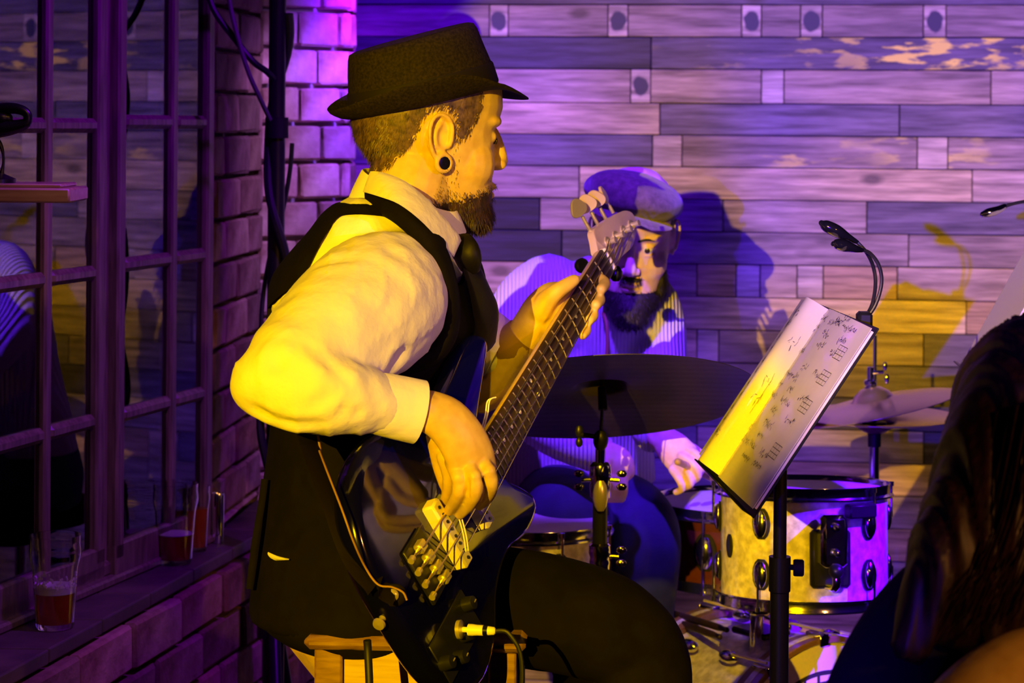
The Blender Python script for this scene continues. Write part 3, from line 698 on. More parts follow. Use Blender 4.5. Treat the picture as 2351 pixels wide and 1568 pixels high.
for k in range(4):
    l0 = -.0285 + k * .019; l1 = -.0165 + k * .011
    t, lp = posts[3 - k]
    bow = B(.12, l0 * .93 + l1 * .07, .0215)
    MB().tube([B(-.036, l0, .010), B(-.004 * k, l0, .0185), bow, B(NUT * .5, (l0 + l1) / 2, .0185), B(NUT, l1, .0165), B(NUT + t, lp + (.004 if k % 2 else -.004), .008)], (.0013, .00115, .00095, .0008)[3 - k] * 1.15, 8).build('string', M['string'], bass)
ck = thing('clip_on_tuner', P(1336, 610, 3.57), 'small round black tuner clipped behind the top of the bass neck', 'tuner')
MB().lathe(P(1336, 610, 3.57), V(.5, -.85, .2), [(.0001, -.006), (.011, -.006), (.0125, -.003), (.0125, .003), (.0105, .0055), (.0001, .005)], 24).build('display', M['plug'], ck)
MB().tube([P(1340, 616, 3.575), P(1362, 622, 3.58), P(1380, 616, 3.575)], .003, 8).build('clip_arm', M['gold'], ck)
MB().ell(P(1414, 628, 3.56), (.011, .009, .014), n=14).build('clip_jaw', M['plug'], ck)
# strap: from the end button up the back, over the far shoulder to the horn
def ribbon(pts, w, side, th=.0022):
    q = crv([list(p) for p in pts], 8); mb = MB()
    return mb.tube([x[:3] for x in q], [(w, th)] * len(q), 8, side), q
q0 = B(-.118, 0, -.02)
pts = [P(905, 1368, 2.695), P(862, 1345, 2.69), P(818, 1290, 2.70), P(770, 1175, 2.73), P(722, 1055, 2.79), P(700, 970, 2.86), P(700, 800, 3.02), P(760, 600, 3.16)]
mb, q = ribbon(pts, .017, V(.7, 0, -.5)); st = mb.build('strap', M['leather'], bass)
ed = crv([list(P(*a)) for a in ((733, 1035, 2.765), (752, 1085, 2.715), (785, 1170, 2.67), (812, 1245, 2.665), (840, 1305, 2.685), (868, 1342, 2.68), (900, 1348, 2.68), (925, 1360, 2.68), (934, 1378, 2.68))], 6)
MB().tube(ed, .0013, 6).build('strap_edge', M['strap_edge'], st)
pts = [P(905, 1368, 2.70), P(880, 1350, 2.70), P(866, 1330, 2.72)]
mb = MB(); c_ = P(903, 1366, 2.705); mb.ell(c_, (.017, .005, .015)); mb.build('strap_end', M['leather'], st)
MB().lathe(P(902, 1366, 2.70), V(-.1, -1, .1), [(.0001, 0), (.0075, 0), (.0078, .003), (.005, .006), (.0001, .007)], 20).build('strap_pin', M['gold'], bass)
MB().tube([list(P(*a)) for a in ((728, 990, 2.83), (735, 1030, 2.83), (733, 1090, 2.84))], .0016, 6).build('strap_stitching', M['strap_edge'], st)

# ================================================================== HEADS
def head(mb, Mx, p):
    """adds a head in local coordinates (x forward, y to the person's left, z up, ear hole at 0) to mb"""
    mb.M = Mx; rs = []
    for z, xb, xf, w in p['slices']:
        a = (xf - xb) / 2; xc = (xf + xb) / 2; ring = []
        for j in range(28):
            t = 2 * math.pi * j / 28; c, s = math.cos(t), math.sin(t)
            e = .85 if c > 0 else 1.0
            ring.append((xc + a * math.copysign(abs(c) ** e, c), w * math.copysign(abs(s) ** .88, s), z))
        rs.append(ring)
    mb.rings(rs)
    n = p.get('nose', (.106, .022, .136, -.022, .112, -.036))
    q = crv([[n[0] - .012, 0, n[1] + .012, .006], [n[0], 0, n[1], .0075], [(n[0] + n[2]) / 2 - .002, 0, (n[1] + n[3]) / 2, .0085], [n[2] - .012, 0, n[3], .0125], [n[4], 0, n[5] + .006, .008]], 4)
    mb.tube([x[:3] for x in q], [x[3] for x in q], 12, None, True)
    for s in (-1, 1):
        mb.ell((n[4] + .002, s * .0125, n[5] + .008), (.011, .007, .008), n=10)
        mb.ell((.076, s * .026, .034), (.0290, .034, .013), n=16)          # brow
        mb.ell((.056, s * .036, -.028), (.040, .034, .042), n=16)         # cheek
        if p.get('open'): mb.ell((.0885, s * .031, .0170), (.0145, .017, .0064), n=12); mb.ell((.0885, s * .031, -.0008), (.0130, .016, .0052), n=12)
        else: mb.ell((.0870, s * .030, .012), (.0125, .017, .0105), n=12)       # lids
    mb.ell((.100, 0, -.058), (.013, .022, .0065), n=12); mb.ell((.098, 0, -.071), (.013, .020, .007), n=12)
    mb.ell((.088, 0, -.100), (.020, .024, .018), n=12)
    # ears
    for s in (-1, 1):
        y = s * .076
        loop = [(.014, -.002), (.016, .018), (.008, .034), (-.008, .037), (-.019, .024), (-.019, .002), (-.012, -.016), (-.006, -.024)]
        rows = [[x, y + s * (.004 + .010 * max(0, -x / .02)), z, .0036] for x, z in loop]
        q = crv(rows, 3); mb.tube([x[:3] for x in q], [x[3] for x in q], 8, None, True)
        q = crv([[.004, y + s * .003, -.012, .003], [-.006, y + s * .006, -.004, .003], [-.009, y + s * .007, .012, .003], [-.002, y + s * .005, .024, .0028]], 3)
        mb.tube([x[:3] for x in q], [x[3] for x in q], 8, None, True)
        mb.ell((-.004, y + s * .001, .004), (.016, .0045, .028), n=12)
        mb.ell((.013, y, -.004), (.005, .004, .006), n=8)
        if p.get('plug'): mb.torus((.0055, y + s * .006, -.0285), V(.3, s, 0), .0115, .0042, 24, 8)
        else: mb.ell((.002, y + s * .002, -.026), (.008, .004, .009), n=10)
    mb.M = None
SL = [(-.118, .045, .085, .022), (-.112, .03, .095, .034), (-.098, .004, .101, .047), (-.08, -.015, .102, .056), (-.055, -.042, .102, .064), (-.03, -.072, .102, .070), (0, -.098, .103, .0735), (.02, -.104, .101, .0755),
      (.035, -.107, .106, .0770), (.055, -.108, .111, .0775), (.08, -.105, .108, .0765), (.105, -.093, .094, .068), (.125, -.068, .070, .050), (.138, -.03, .03, .022)]
def head_post(Mx, eye_depth=.006):
    Mi = np.array(Mx.inverted()); Ma = np.array(Mx)
    def f(co, no):
        lc = co @ Mi[:3, :3].T + Mi[:3, 3]
        for s in (-1, 1):
            for c, r, d in (((.104, s * .030, .020), .011, eye_depth), ((.100, s * .034, .000), .010, .003)):
                w = np.exp(-(np.linalg.norm(lc - np.array(c), axis=1) / r) ** 2); lc[:, 0] -= d * w
            c = np.array((-.0, s * .078, .006)); w = np.exp(-(np.linalg.norm((lc - c) * np.array((1, 1, .6)), axis=1) / .0075) ** 2); lc[:, 1] -= s * .006 * w
        w = np.exp(-(((lc[:, 2] + .0645) / .0022) ** 2)) * (lc[:, 0] > .09) * (abs(lc[:, 1]) < .024); lc[:, 0] -= .0025 * w
        return lc @ Ma[:3, :3].T + Ma[:3, 3]
    return f
def inpoly(x, z, poly):
    c = False; j = len(poly) - 1
    for i in range(len(poly)):
        if (poly[i][1] > z) != (poly[j][1] > z) and x < (poly[j][0] - poly[i][0]) * (z - poly[i][1]) / (poly[j][1] - poly[i][1]) + poly[i][0]: c = not c
        j = i
    return c
def strands(mb, obj, Mx, mask, dirf, n, length, width, seed=1, lift=.3):
    """short hairs rooted on obj's faces"""
    rnd = random.Random(seed); me = obj.data; Mi = Mx.inverted(); R3 = Mx.to_3x3(); cand = []
    off = obj.matrix_basis.translation if obj.parent is None else V(0, 0, 0)
    for f in me.polygons:
        c = Mi @ (f.center + off)
        if abs(c.x) < .2 and abs(c.z) < .25 and abs(c.y) < .13:
            k = mask(c)
            if k > 0: cand.append((f.center + off, f.normal.copy(), c, k))
    if not cand: return mb
    for i in range(n):
        p, nn, c, k = rnd.choice(cand)
        if rnd.random() > k: continue
        d = dirf(c, rnd); d = R3 @ Vector(d); d = (d - nn * d.dot(nn) * .8 + nn * rnd.uniform(lift * .5, lift)).normalized()
        L_ = length * rnd.uniform(.5, 1.15) * (.5 + .5 * k); s_ = nn.cross(d).normalized() * (width * rnd.uniform(.6, 1.3))
        p = p + V(rnd.uniform(-1, 1), rnd.uniform(-1, 1), rnd.uniform(-1, 1)) * .0012 - nn * .001
        q1 = p + d * (L_ * .55); q2 = p + (d + R3 @ V(0, 0, -.35)).normalized() * L_ + nn * .0
        mb.add([p - s_, p + s_, q1 + s_ * .8, q1 - s_ * .8, q2], [(0, 1, 2, 3), (3, 2, 4)])
    return mb
def shell(mb, obj, Mx, mask, h):
    me = obj.data; Mi = Mx.inverted()
    for f in me.polygons:
        c = Mi @ f.center
        j = V(math.sin(c.x * 900 + c.z * 1300) + math.sin(c.z * 2100), 0, math.sin(c.x * 1700) + math.sin(c.z * 700 + c.x * 2500)) * .0025
        if abs(c.x) < .2 and abs(c.z) < .25 and abs(c.y) < .13 and all(mask(c + j + V(a_, 0, b_)) > 0 for a_, b_ in ((.004, 0), (-.004, 0), (0, .004), (0, -.004))):
            mb.add([me.vertices[i].co + me.vertices[i].normal * h for i in f.vertices], [tuple(range(len(f.vertices)))])
def basis(fwd, up=(0, 0, 1)):
    x = Vector(fwd).normalized(); z = Vector(up); z = (z - x * z.dot(x)).normalized(); y = z.cross(x)
    return Matrix((x, y, z)).transposed()
def fmat(loc, fwd, up=(0, 0, 1), k=1.0):
    return Matrix.Translation(loc) @ basis(fwd, up).to_4x4() @ Matrix.Scale(k, 4)

# ================================================================== BASS PLAYER
HB = fmat(P(972, 324, 3.17), (.94, .34, -.06), (.03, 0, 1), 1.03)
man = thing('person', P(880, 1440, 3.08), 'seated person in black trilby hat, white shirt and black vest playing the bass', 'person')
mb = MB(); head(mb, HB, {'slices': SL, 'plug': True, 'nose': (.1035, .020, .1275, -.022, .110, -.034)})
mb.ctube([(985, 340, 3.17, .060), (950, 400, 3.15, .062), (932, 460, 3.14, .060), (915, 520, 3.15, .055)], 4, 20)
# torso core, shoulders
mb.ctube([(900, 520, 3.15, .05), (885, 620, 3.16, .09), (870, 800, 3.17, .115), (860, 1100, 3.16, .12), (850, 1390, 3.14, .13)], 3, 18)
mb.ctube([(885, 610, 3.12, .055), (885, 630, 3.0, .058), (820, 700, 2.88, .05), (700, 815, 2.77, .042), (615, 880, 2.735, .036), (700, 897, 2.735, .038), (830, 920, 2.77, .034), (915, 932, 2.79, .0295), (975, 943, 2.80, .0275, .024)], 4, 18)
ws = (.70, -.55, .4)
# right hand: back of the hand
mb.ctube([(940, 938, 2.80, .0285, .024), (985, 945, 2.80, .030, .023), (1025, 965, 2.80, .032, .021), (1058, 1005, 2.80, .0335, .018), (1080, 1050, 2.805, .034, .016), (1094, 1092, 2.815, .031, .013)], 4, 18, side=(.85, .45, .25))
mb.ctube([(1005, 1000, 2.83, .016), (1016, 1060, 2.845, .015), (1028, 1110, 2.855, .0125)], 4, 12)
for rows in ([(1038, 1060, 2.80, .0108), (1052, 1098, 2.792, .0098), (1053, 1128, 2.79, .0090), (1044, 1152, 2.81, .0086), (1031, 1172, 2.84, .0076)],       # ring finger
             [(1068, 1060, 2.80, .0110), (1088, 1098, 2.786, .0100), (1092, 1130, 2.786, .0092), (1078, 1158, 2.81, .0088), (1056, 1180, 2.845, .0076)],     # middle finger
             [(1098, 1050, 2.81, .0110), (1123, 1086, 2.800, .0098), (1129, 1116, 2.805, .0090), (1119, 1142, 2.84, .0086), (1100, 1160, 2.88, .0076)],      # index finger
             [(1020, 1050, 2.82, .0105), (1030, 1090, 2.825, .0092), (1030, 1122, 2.84, .0085), (1024, 1146, 2.86, .0080), (1018, 1162, 2.88, .0070)],       # little finger
             [(1060, 985, 2.86, .0135), (1090, 1040, 2.90, .0125), (1104, 1085, 2.92, .0112), (1098, 1120, 2.925, .0100)]):                                   # thumb
    mb.ctube(rows, 4, 12)
for (x_, y_, d_) in ((1052, 1096, 2.788), (1088, 1094, 2.784), (1122, 1082, 2.797)):
    mb.ell(P(x_, y_, d_), (.0105, .0105, .0105), n=10)
# left arm and fretting hand
mb.ctube([(900, 570, 3.15, .07), (985, 640, 3.30, .055), (1045, 760, 3.40, .048), (1085, 880, 3.43, .042), (1120, 880, 3.42, .040), (1165, 820, 3.39, .034), (1195, 782, 3.37, .029), (1215, 755, 3.365, .027)], 4, 18)
mb.ctube([(1196, 778, 3.37, .028, .023), (1218, 752, 3.365, .031, .021), (1246, 722, 3.37, .037, .019), (1276, 700, 3.385, .038, .018), (1296, 690, 3.40, .034, .016)], 4, 18, side=(.72, .2, -.66))
for rows in ([(1238, 722, 3.36, .019), (1255, 690, 3.355, .0165), (1280, 668, 3.35, .0128), (1303, 653, 3.355, .0112), (1318, 643, 3.36, .0095)],              # thumb
             [(1298, 672, 3.41, .0120), (1335, 646, 3.475, .0108), (1368, 637, 3.485, .0098), (1389, 650, 3.46, .0094), (1380, 664, 3.43, .0086)],            # index
             [(1292, 697, 3.41, .0120), (1324, 680, 3.465, .0108), (1354, 672, 3.470, .0098), (1377, 686, 3.44, .0094), (1368, 700, 3.41, .0086)],            # middle
             [(1284, 718, 3.40, .0115), (1312, 713, 3.445, .0104), (1341, 708, 3.445, .0094), (1362, 722, 3.415, .0090), (1352, 736, 3.39, .0083)],           # ring
             [(1270, 742, 3.39, .0105), (1298, 744, 3.42, .0094), (1325, 743, 3.415, .0086), (1346, 757, 3.39, .0082), (1337, 770, 3.365, .0076)]):             # little
    mb.ctube(rows, 4, 12)
def bassist_post(co, no):
    co = head_post(HB, .004)(co, no)
    for a, b, d, w in (((1232, 745, 3.35), (1262, 690, 3.345), .003, .0035), ((1225, 712, 3.35), (1262, 742, 3.35), .0015, .003), ((972, 1000, 2.79), (1003, 1004, 2.80), .002, .003), ((978, 962, 2.775), (1003, 1004, 2.79), .0012, .004), ((1074, 1092, 2.775), (1072, 1150, 2.785), .004, .003), ((1108, 1092, 2.785), (1110, 1140, 2.795), .004, .003)):
        co = fold(co, no, P(*a), P(*b), d, w)
    return co
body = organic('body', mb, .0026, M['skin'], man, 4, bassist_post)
for s in (-1, 1):
    e = MB(); e.M = HB; e.ell((.0840, s * .031, .010), (.0122, .0122, .0105), n=16); eo = e.build('eyeball', M['eye'], man)
    e = MB(); e.M = HB; e.ell((.0965, s * .032, .007), (.0028, .0055, .0055), n=12); e.build('iris', M['iris'], eo)
    e = MB(); e.M = HB; e.lathe((.0055, s * .0805, -.0285), (.3, s, 0), [(.0001, -.004), (.0105, -.004), (.0105, .0035), (.0085, .0042), (.0001, .0035)], 24); e.build('ear_plug', M['plug'], man)
hairpoly = [(-.14, .15), (-.14, -.03), (-.115, -.052), (-.085, -.052), (-.06, -.035), (-.036, -.006), (-.024, .03), (-.016, .045), (.016, .046), (.022, .02), (.026, .002), (.040, .006), (.052, .028), (.062, .05), (.066, .15)]
def hm(c):
    if not inpoly(c.x, c.z, hairpoly): return 0
    if abs(c.y) > .079 and c.x > -.03: return 0
    return 1.0
hb = MB(); shell(hb, body, HB, hm, .0016); strands(hb, body, HB, hm, lambda c, r: (-.45 + r.uniform(-.25, .25), r.uniform(-.2, .2), -.75), 26000, .013, .00034, 3, .30)
# scalp shell under the hairs
sc = MB(); sc.M = HB; rs = []
hair_o = hb.build('hair', M['hair'], man, False, fixn=False)
bpoly = [(-.01, -.075), (.008, -.052), (.03, -.066), (.06, -.066), (.085, -.052), (.097, -.040), (.13, -.038), (.13, -.15), (.0, -.15)]
def bmk(c):
    if abs(c.y) < .020 and -.0735 < c.z < -.060 and c.x > .1: return 0
    if inpoly(c.x, c.z, bpoly): return min(1, max(.12, (-.045 - c.z) / .04 + (c.x - .06) * 6))
    if inpoly(c.x, c.z, [(.015, .0), (.03, .0), (.035, -.06), (.0, -.07)]): return .10
    return 0
bd = MB(); bd.M = HB
bd.ell((.070, 0, -.094), (.036, .042, .026), n=16); bd.ell((.084, 0, -.100), (.026, .032, .022), n=14)
beard_base = organic('beard', bd, .004, M['beard'], man, 3)
bs = MB(); shell(bs, body, HB, lambda c: 1 if bmk(c) > .65 else 0, .0015); strands(bs, body, HB, bmk, lambda c, r: (.25 + r.uniform(-.5, .5), r.uniform(-.5, .5), -.7), 12000, .012, .00034, 5, .55)
strands(bs, beard_base, HB, lambda c: 1.0 if c.z < -.075 else .6, lambda c, r: (.35 + r.uniform(-.6, .6), r.uniform(-.6, .6), -.8), 6000, .016, .0005, 6, .7)
bs.M = HB
bs.build('beard_hairs', M['beard'], beard_base, False, fixn=False)
# hat
hx = V(.94, .34, 0).normalized(); tl = R(13.5); HX = (hx * math.cos(tl) + V(0, 0, 1) * math.sin(tl)).normalized(); HY = V(0, 0, 1).cross(hx).normalized(); HZ = HX.cross(HY).normalized()
HM = Matrix.Translation(P(974, 222, 3.17)) @ Matrix((HX, HY, HZ)).transposed().to_4x4()
hat = MB(); hat.M = HM; n = 56
def hring(fn): return [fn(2 * math.pi * j / n) for j in range(n)]
rs = []
for z, a, b_ in ((-.004, .111, .092), (.012, .1105, .0915), (.03, .108, .089), (.055, .103, .085), (.074, .0985, .081), (.082, .095, .077), (.0845, .088, .070)):
    rs.append(hring(lambda t: (a * math.cos(t) - z * .03 * 0, b_ * math.sin(t), z + (.007 * (math.cos(t) * .5 + .5) if z > .07 else 0))))
for k in (.8, .55, .3, .1):   # dented top
    rs.append(hring(lambda t: (.086 * k * math.cos(t), .068 * k * math.sin(t), .086 + .0035 * math.cos(t) - .012 * (1 - k) + .004 * abs(math.sin(t)))))
hat.rings(rs)
hat_o = hat.build('hat', M['hat'], man, True, angle=70)
br_ = MB(); br_.M = HM; up = []; lo = []
def brim(t, u):
    c, s = math.cos(t), math.sin(t)
    ext = .030 + .010 * max(0, c) + .002 * max(0, -c)
    base = (.111 * c, .092 * s)
    d = (c, s * .92); r_ = u * ext
    z = -.004 - .004 * u + (.020 * u ** 1.8) * (max(0, -c) ** 1.5) +   .036 * u ** 1.5 * s * s * (1 - max(0, c) ** 2) - .030 * u ** 1.5 * max(0, c) ** 2.0
    return (base[0] + d[0] * r_, base[1] + d[1] * r_, z)
for u in (0, .25, .5, .75, .93, 1.0): up.append(hring(lambda t: brim(t, u)))
lo = [[(x, y, z - (.0035 if i_ < 5 else .0015)) for x, y, z in r_] for i_, r_ in enumerate(up)]
br_.rings(up + lo[::-1] , cap=False, closed=True); br_.build('brim', M['hat'], hat_o, True, angle=70)
rb = MB(); rb.M = HM; rs = []
for z, k in ((-.002, .0015), (.001, .0024), (.026, .0024), (.029, .0012)):
    f_ = .111 - .003 * max(0, z) / .03
    rs.append(hring(lambda t: ((f_ + k) * math.cos(t), (.092 - .003 * max(0, z) / .03 + k) * math.sin(t), z)))
rb.rings(rs, cap=False); rb.build('hat_band', M['ribbon'], hat_o, True)

# torso rings shared by shirt and vest -----------------------------
TF = V(.95, -.30, 0).normalized(); TS = V(.30, .95, 0).normalized()
TR = [(1455, 845, 3.130, .150, .175), (1380, 850, 3.130, .158, .182), (1280, 858, 3.140, .156, .178), (1150, 866, 3.150, .155, .172), (1000, 860, 3.165, .136, .174), (860, 858, 3.175, .124, .180), (745, 868, 3.175, .140, .190), (640, 872, 3.170, .138, .194),
      (575, 882, 3.165, .112, .190), (525, 893, 3.155, .090, .170), (485, 898, 3.145, .078, .140), (452, 912, 3.140, .064, .098), (430, 925, 3.138, .056, .066)]
def torso(mb, g, i0=0, i1=99, n=36):
    rows = [list(P(px, py, d)) + [a, b] for py, px, d, a, b in TR]
    q = crv(rows, 3)[i0:i1]; rs = []
    for x, y, z, a, b_ in q:
        rs.append([V(x, y, z) + TF * ((a + g) * math.copysign(abs(math.cos(t)) ** .92, math.cos(t))) + TS * ((b_ + g) * math.copysign(abs(math.sin(t)) ** .9, math.sin(t))) for t in [2 * math.pi * j / n for j in range(n)]])
    return mb.rings(rs)
# shirt
mb = MB(); torso(mb, 0, 8, 34)
mb.ctube([(910, 640, 3.02, .072), (895, 665, 2.985, .086), (860, 700, 2.93, .095), (800, 745, 2.87, .091), (720, 805, 2.80, .074), (650, 850, 2.75, .058), (608, 880, 2.735, .045)], 4, 22)
mb.ctube([(578, 880, 2.74, .026), (604, 884, 2.735, .043), (680, 893, 2.735, .054), (750, 905, 2.745, .053), (820, 917, 2.765, .046), (872, 928, 2.78, .0385)], 4, 22)
# far sleeve, rolled to the elbow
mb.ctube([(930, 600, 3.26, .085), (1000, 650, 3.34, .072), (1060, 740, 3.39, .062), (1110, 790, 3.405, .050), (1132, 806, 3.40, .044)], 4, 20)
def shirt_post(co, no):
    fl_ = [((700, 770), (790, 850), .012, .010, 2.70), ((790, 815), (868, 850), .009, .008, 2.72), ((560, 830), (720, 765), .008, .010, 2.68), ((720, 775), (770, 800), .009, .007, 2.70), ((690, 600), (860, 610), .004, .009, 2.85),
           ((880, 560), (985, 700), .005, .010, 2.88), ((900, 590), (950, 720), .004, .008, 2.87), ((690, 700), (900, 740), .004, .014, 2.80), ((640, 690), (820, 700), .004, .010, 2.80), ((560, 860), (640, 830), .006, .009, 2.68),
           ((620, 960), (740, 975), .005, .007, 2.70), ((700, 930), (800, 900), .005, .009, 2.69), ((755, 960), (820, 925), .005, .008, 2.70), ((790, 965), (850, 940), .004, .007, 2.71), ((720, 560), (800, 520), .003, .008, 2.90),
           ((840, 840), (960, 800), .006, .010, 2.83), ((760, 720), (850, 800), .004, .012, 2.78), ((560, 930), (640, 975), .005, .008, 2.70), ((600, 800), (660, 850), .004, .010, 2.69), ((1150, 740), (1165, 800), .003, .006, 3.36)]
    for a, b, d, w, dep in fl_: co = fold(co, no, P(a[0], a[1], dep), P(b[0], b[1], dep), d, w * 1.15)
    x, y, z = co.T
    wv = np.sin(x * 55 + z * 90 + 3 * np.sin(y * 30)) * np.sin(z * 38 - x * 60 + 2 * np.sin(x * 21)) * .0012 + (1 - np.abs(np.sin(x * 70 - z * 45 + 2.2 * np.sin(z * 33 + x * 12)))) ** 5 * .0020 * (np.sin(x * 31 + z * 27) > -.2)
    return co + no * wv[:, None]
shirt = organic('shirt', mb, .0062, M['shirt'], man, 4, shirt_post)
# armhole seam
q = crv([list(P(*a)) for a in ((985, 520, 2.91), (925, 590, 2.878), (945, 625, 2.868), (955, 700, 2.865), (950, 780, 2.868), (935, 815, 2.875))], 6)
# cuff: open tube with thickness and a rounded button end
def cuff(name, rows, side, mt, parent, th=.0022):
    q = crv([list(P(a[0], a[1], a[2])) + [a[3], a[4]] for a in rows], 5); mb = MB(); n = 32
    pts = [V(*x[:3]) for x in q]; m = len(pts); rs = []
    for k in (0, 1):
        rr = []
        for i in range(m):
            t = (pts[min(i + 1, m - 1)] - pts[max(i - 1, 0)]).normalized(); a = (V(*side) - t * V(*side).dot(t)).normalized(); b_ = t.cross(a)
            rr.append([pts[i] + a * ((q[i][3] - k * th) * math.cos(2 * math.pi * j / n)) + b_ * ((q[i][4] - k * th) * math.sin(2 * math.pi * j / n)) for j in range(n)])
        rs += rr if k == 0 else rr[::-1]
    mb.rings(rs, cap=False, closed=True); return mb.build(name, mt, parent, True, angle=50)
cf = cuff('cuff', [(855, 922, 2.775, .0385, .036), (880, 928, 2.782, .0400, .036), (920, 937, 2.792, .0410, .036), (962, 946, 2.80, .0415, .0355)], (0, 0, 1), M['shirt'], man)
for (x_, y_, d_) in ((892, 977, 2.762), (764, 958, 2.705)):
    b_ = MB().lathe(P(x_, y_, d_), V(0, -1, -.25), [(.0001, -.001), (.0058, -.001), (.0062, .001), (.0050, .0022), (.0040, .0014), (.0001, .0014)], 20).build('button', M['shirt'], cf)
cuff('rolled_cuff', [(1098, 776, 3.40, .052, .050), (1118, 790, 3.40, .052, .050), (1146, 806, 3.398, .049, .047)], (.5, 0, .8), M['shirt'], man, .006)
cuff('wristband', [(1166, 806, 3.385, .0345, .031), (1180, 792, 3.375, .0335, .030), (1204, 769, 3.366, .0315, .028)], (.72, .2, -.66), M['strap_edge'], man, .002)
# collar
mb = MB(); rs = []
for k, (off, th) in enumerate(((0, 0), (0, 1))): pass
n = 48; cc = [P(925, 455, 3.13), P(945, 400, 3.145)]
def colring(u, g):
    out = []
    for j in range(n):
        t = 2 * math.pi * j / n; c, s = math.cos(t), math.sin(t)
        low = P(936, 470, 3.13) + TF * ((.083 + g) * c) + TS * ((.080 + g) * s); low.z += -.052 * (c * .5 + .5) ** 1.2 + .012
        top = P(940, 425, 3.14) + TF * ((.070 + g) * c) + TS * ((.066 + g) * s); top.z += -.060 * (c * .5 + .5) ** 1.1 + .022
        out.append(low.lerp(top, u))
    return out
rs = [colring(0, .002), colring(.3, .002), colring(.7, .001), colring(1, .0), colring(1.04, -.0015), colring(1, -.003), colring(.5, -.002), colring(0, -.001)]
mb.rings(rs, cap=False, closed=True); colr = mb.build('collar', M['shirt'], man, True, angle=60)
# folded collar leaf on the near side, point towards the tie
leaf_o = [(845, 395, 3.045), (835, 425, 3.03), (835, 447, 3.02), (870, 452, 2.985), (920, 470, 2.955), (965, 505, 2.955), (1005, 545, 2.975), (1040, 588, 3.0), (1052, 572, 3.01), (1058, 552, 3.02), (1050, 535, 3.03), (1020, 500, 3.02), (985, 460, 3.015), (940, 422, 3.02), (895, 402, 3.025), (865, 393, 3.035)]
pl = [P(*a) for a in leaf_o]
def sheet(name, outer, inner, mt, parent, th=.003, sub=1):
    """strip between two poly-lines, given thickness"""
    a = crv([list(P(*p)) for p in outer], 4); b = crv([list(P(*p)) for p in inner], 4); m = min(len(a), len(b)); mb = MB(); K = 6; rs = []
    for i in range(m):
        pa, pb = V(*a[i]), V(*b[i]); row = [pa.lerp(pb, k / K) for k in range(K + 1)]
        mid = V(0, -1, .15) * .004
        row = [p + mid * math.sin(math.pi * k / K) for k, p in enumerate(row)]
        rs.append(row + [p + V(.0, th, -.0006) for p in row[::-1]])
    mb.rings(rs); return mb.build(name, mt, parent, True, angle=60)
sheet('collar_leaf', [(850, 393, 3.055), (880, 396, 3.030), (930, 416, 3.012), (980, 455, 3.003), (1020, 498, 3.005), (1050, 533, 3.020), (1059, 552, 3.030)],
      [(833, 440, 3.035), (868, 450, 2.985), (915, 468, 2.950), (962, 503, 2.945), (1003, 545, 2.960), (1030, 575, 2.985), (1042, 590, 3.005)], M['shirt'], man)
# tie
mb = MB(); mb.ctube([(1062, 560, 3.06, .018, .014), (1072, 585, 3.05, .022, .015), (1077, 610, 3.06, .018, .012)], 3, 14, side=(.8, -.5, 0)); tie = mb.build('tie_knot', M['satin'], man)
mb = MB(); mb.ctube([(1076, 600, 3.06, .016, .006), (1090, 640, 3.07, .020, .008), (1106, 690, 3.09, .024, .008), (1117, 735, 3.12, .026, .008), (1108, 800, 3.15, .028, .008)], 4, 14, side=(.5, .8, 0)); mb.build('tie', M['satin'], man)
# vest: torso shell with arm holes and neck opening cut out
mb = MB(); torso(mb, .007, 2, 33)
for s_ in (-1, 1):   # straps over the shoulders
    q = []
    for c, z_, r_ in ((-1.0, 0, 0), (-.5, .02, 0), (0, .032, 0), (.5, .02, 0), (1, 0, 0)): pass
cut1 = MB()
hole = [(1018, 650), (1030, 700), (1024, 770), (990, 815), (930, 838), (868, 848), (780, 850), (660, 780), (600, 760), (620, 700), (690, 640), (735, 560), (770, 505), (800, 492), (860, 494), (905, 502), (945, 525), (985, 570)]
hp = crv([list(h) for h in hole], 4, True)
cut1.rings([[P(x, y, 2.55) for x, y in hp], [P(x, y, 3.09) for x, y in hp]])
cut2 = MB(); mir = []
cut2.ell(P(960, 640, 3.42), (.17, .13, .17), n=24)
cut3 = MB(); cut3.ctube([(935, 350, 3.15, .068), (938, 410, 3.15, .068), (950, 450, 3.15, .062), (985, 510, 3.13, .05), (1030, 570, 3.10, .042), (1070, 620, 3.06, .03)], 3, 24)
def vest_post(co, no):
    for a, b, d, w, dep in (((640, 700), (760, 520), .004, .008, 2.95), ((1040, 900), (1090, 760), .003, .010, 2.95), ((620, 1080), (760, 1100), .004, .010, 2.92), ((620, 1180), (700, 1160), .004, .010, 2.93), ((800, 1040), (860, 1220), .003, .012, 2.9)):
        co = fold(co, no, P(a[0], a[1], dep), P(b[0], b[1], dep), d, w)
    return co
vest = organic('vest', mb, .0075, M['vest'], man, 3, vest_post, cut=[cut1, cut2, cut3])
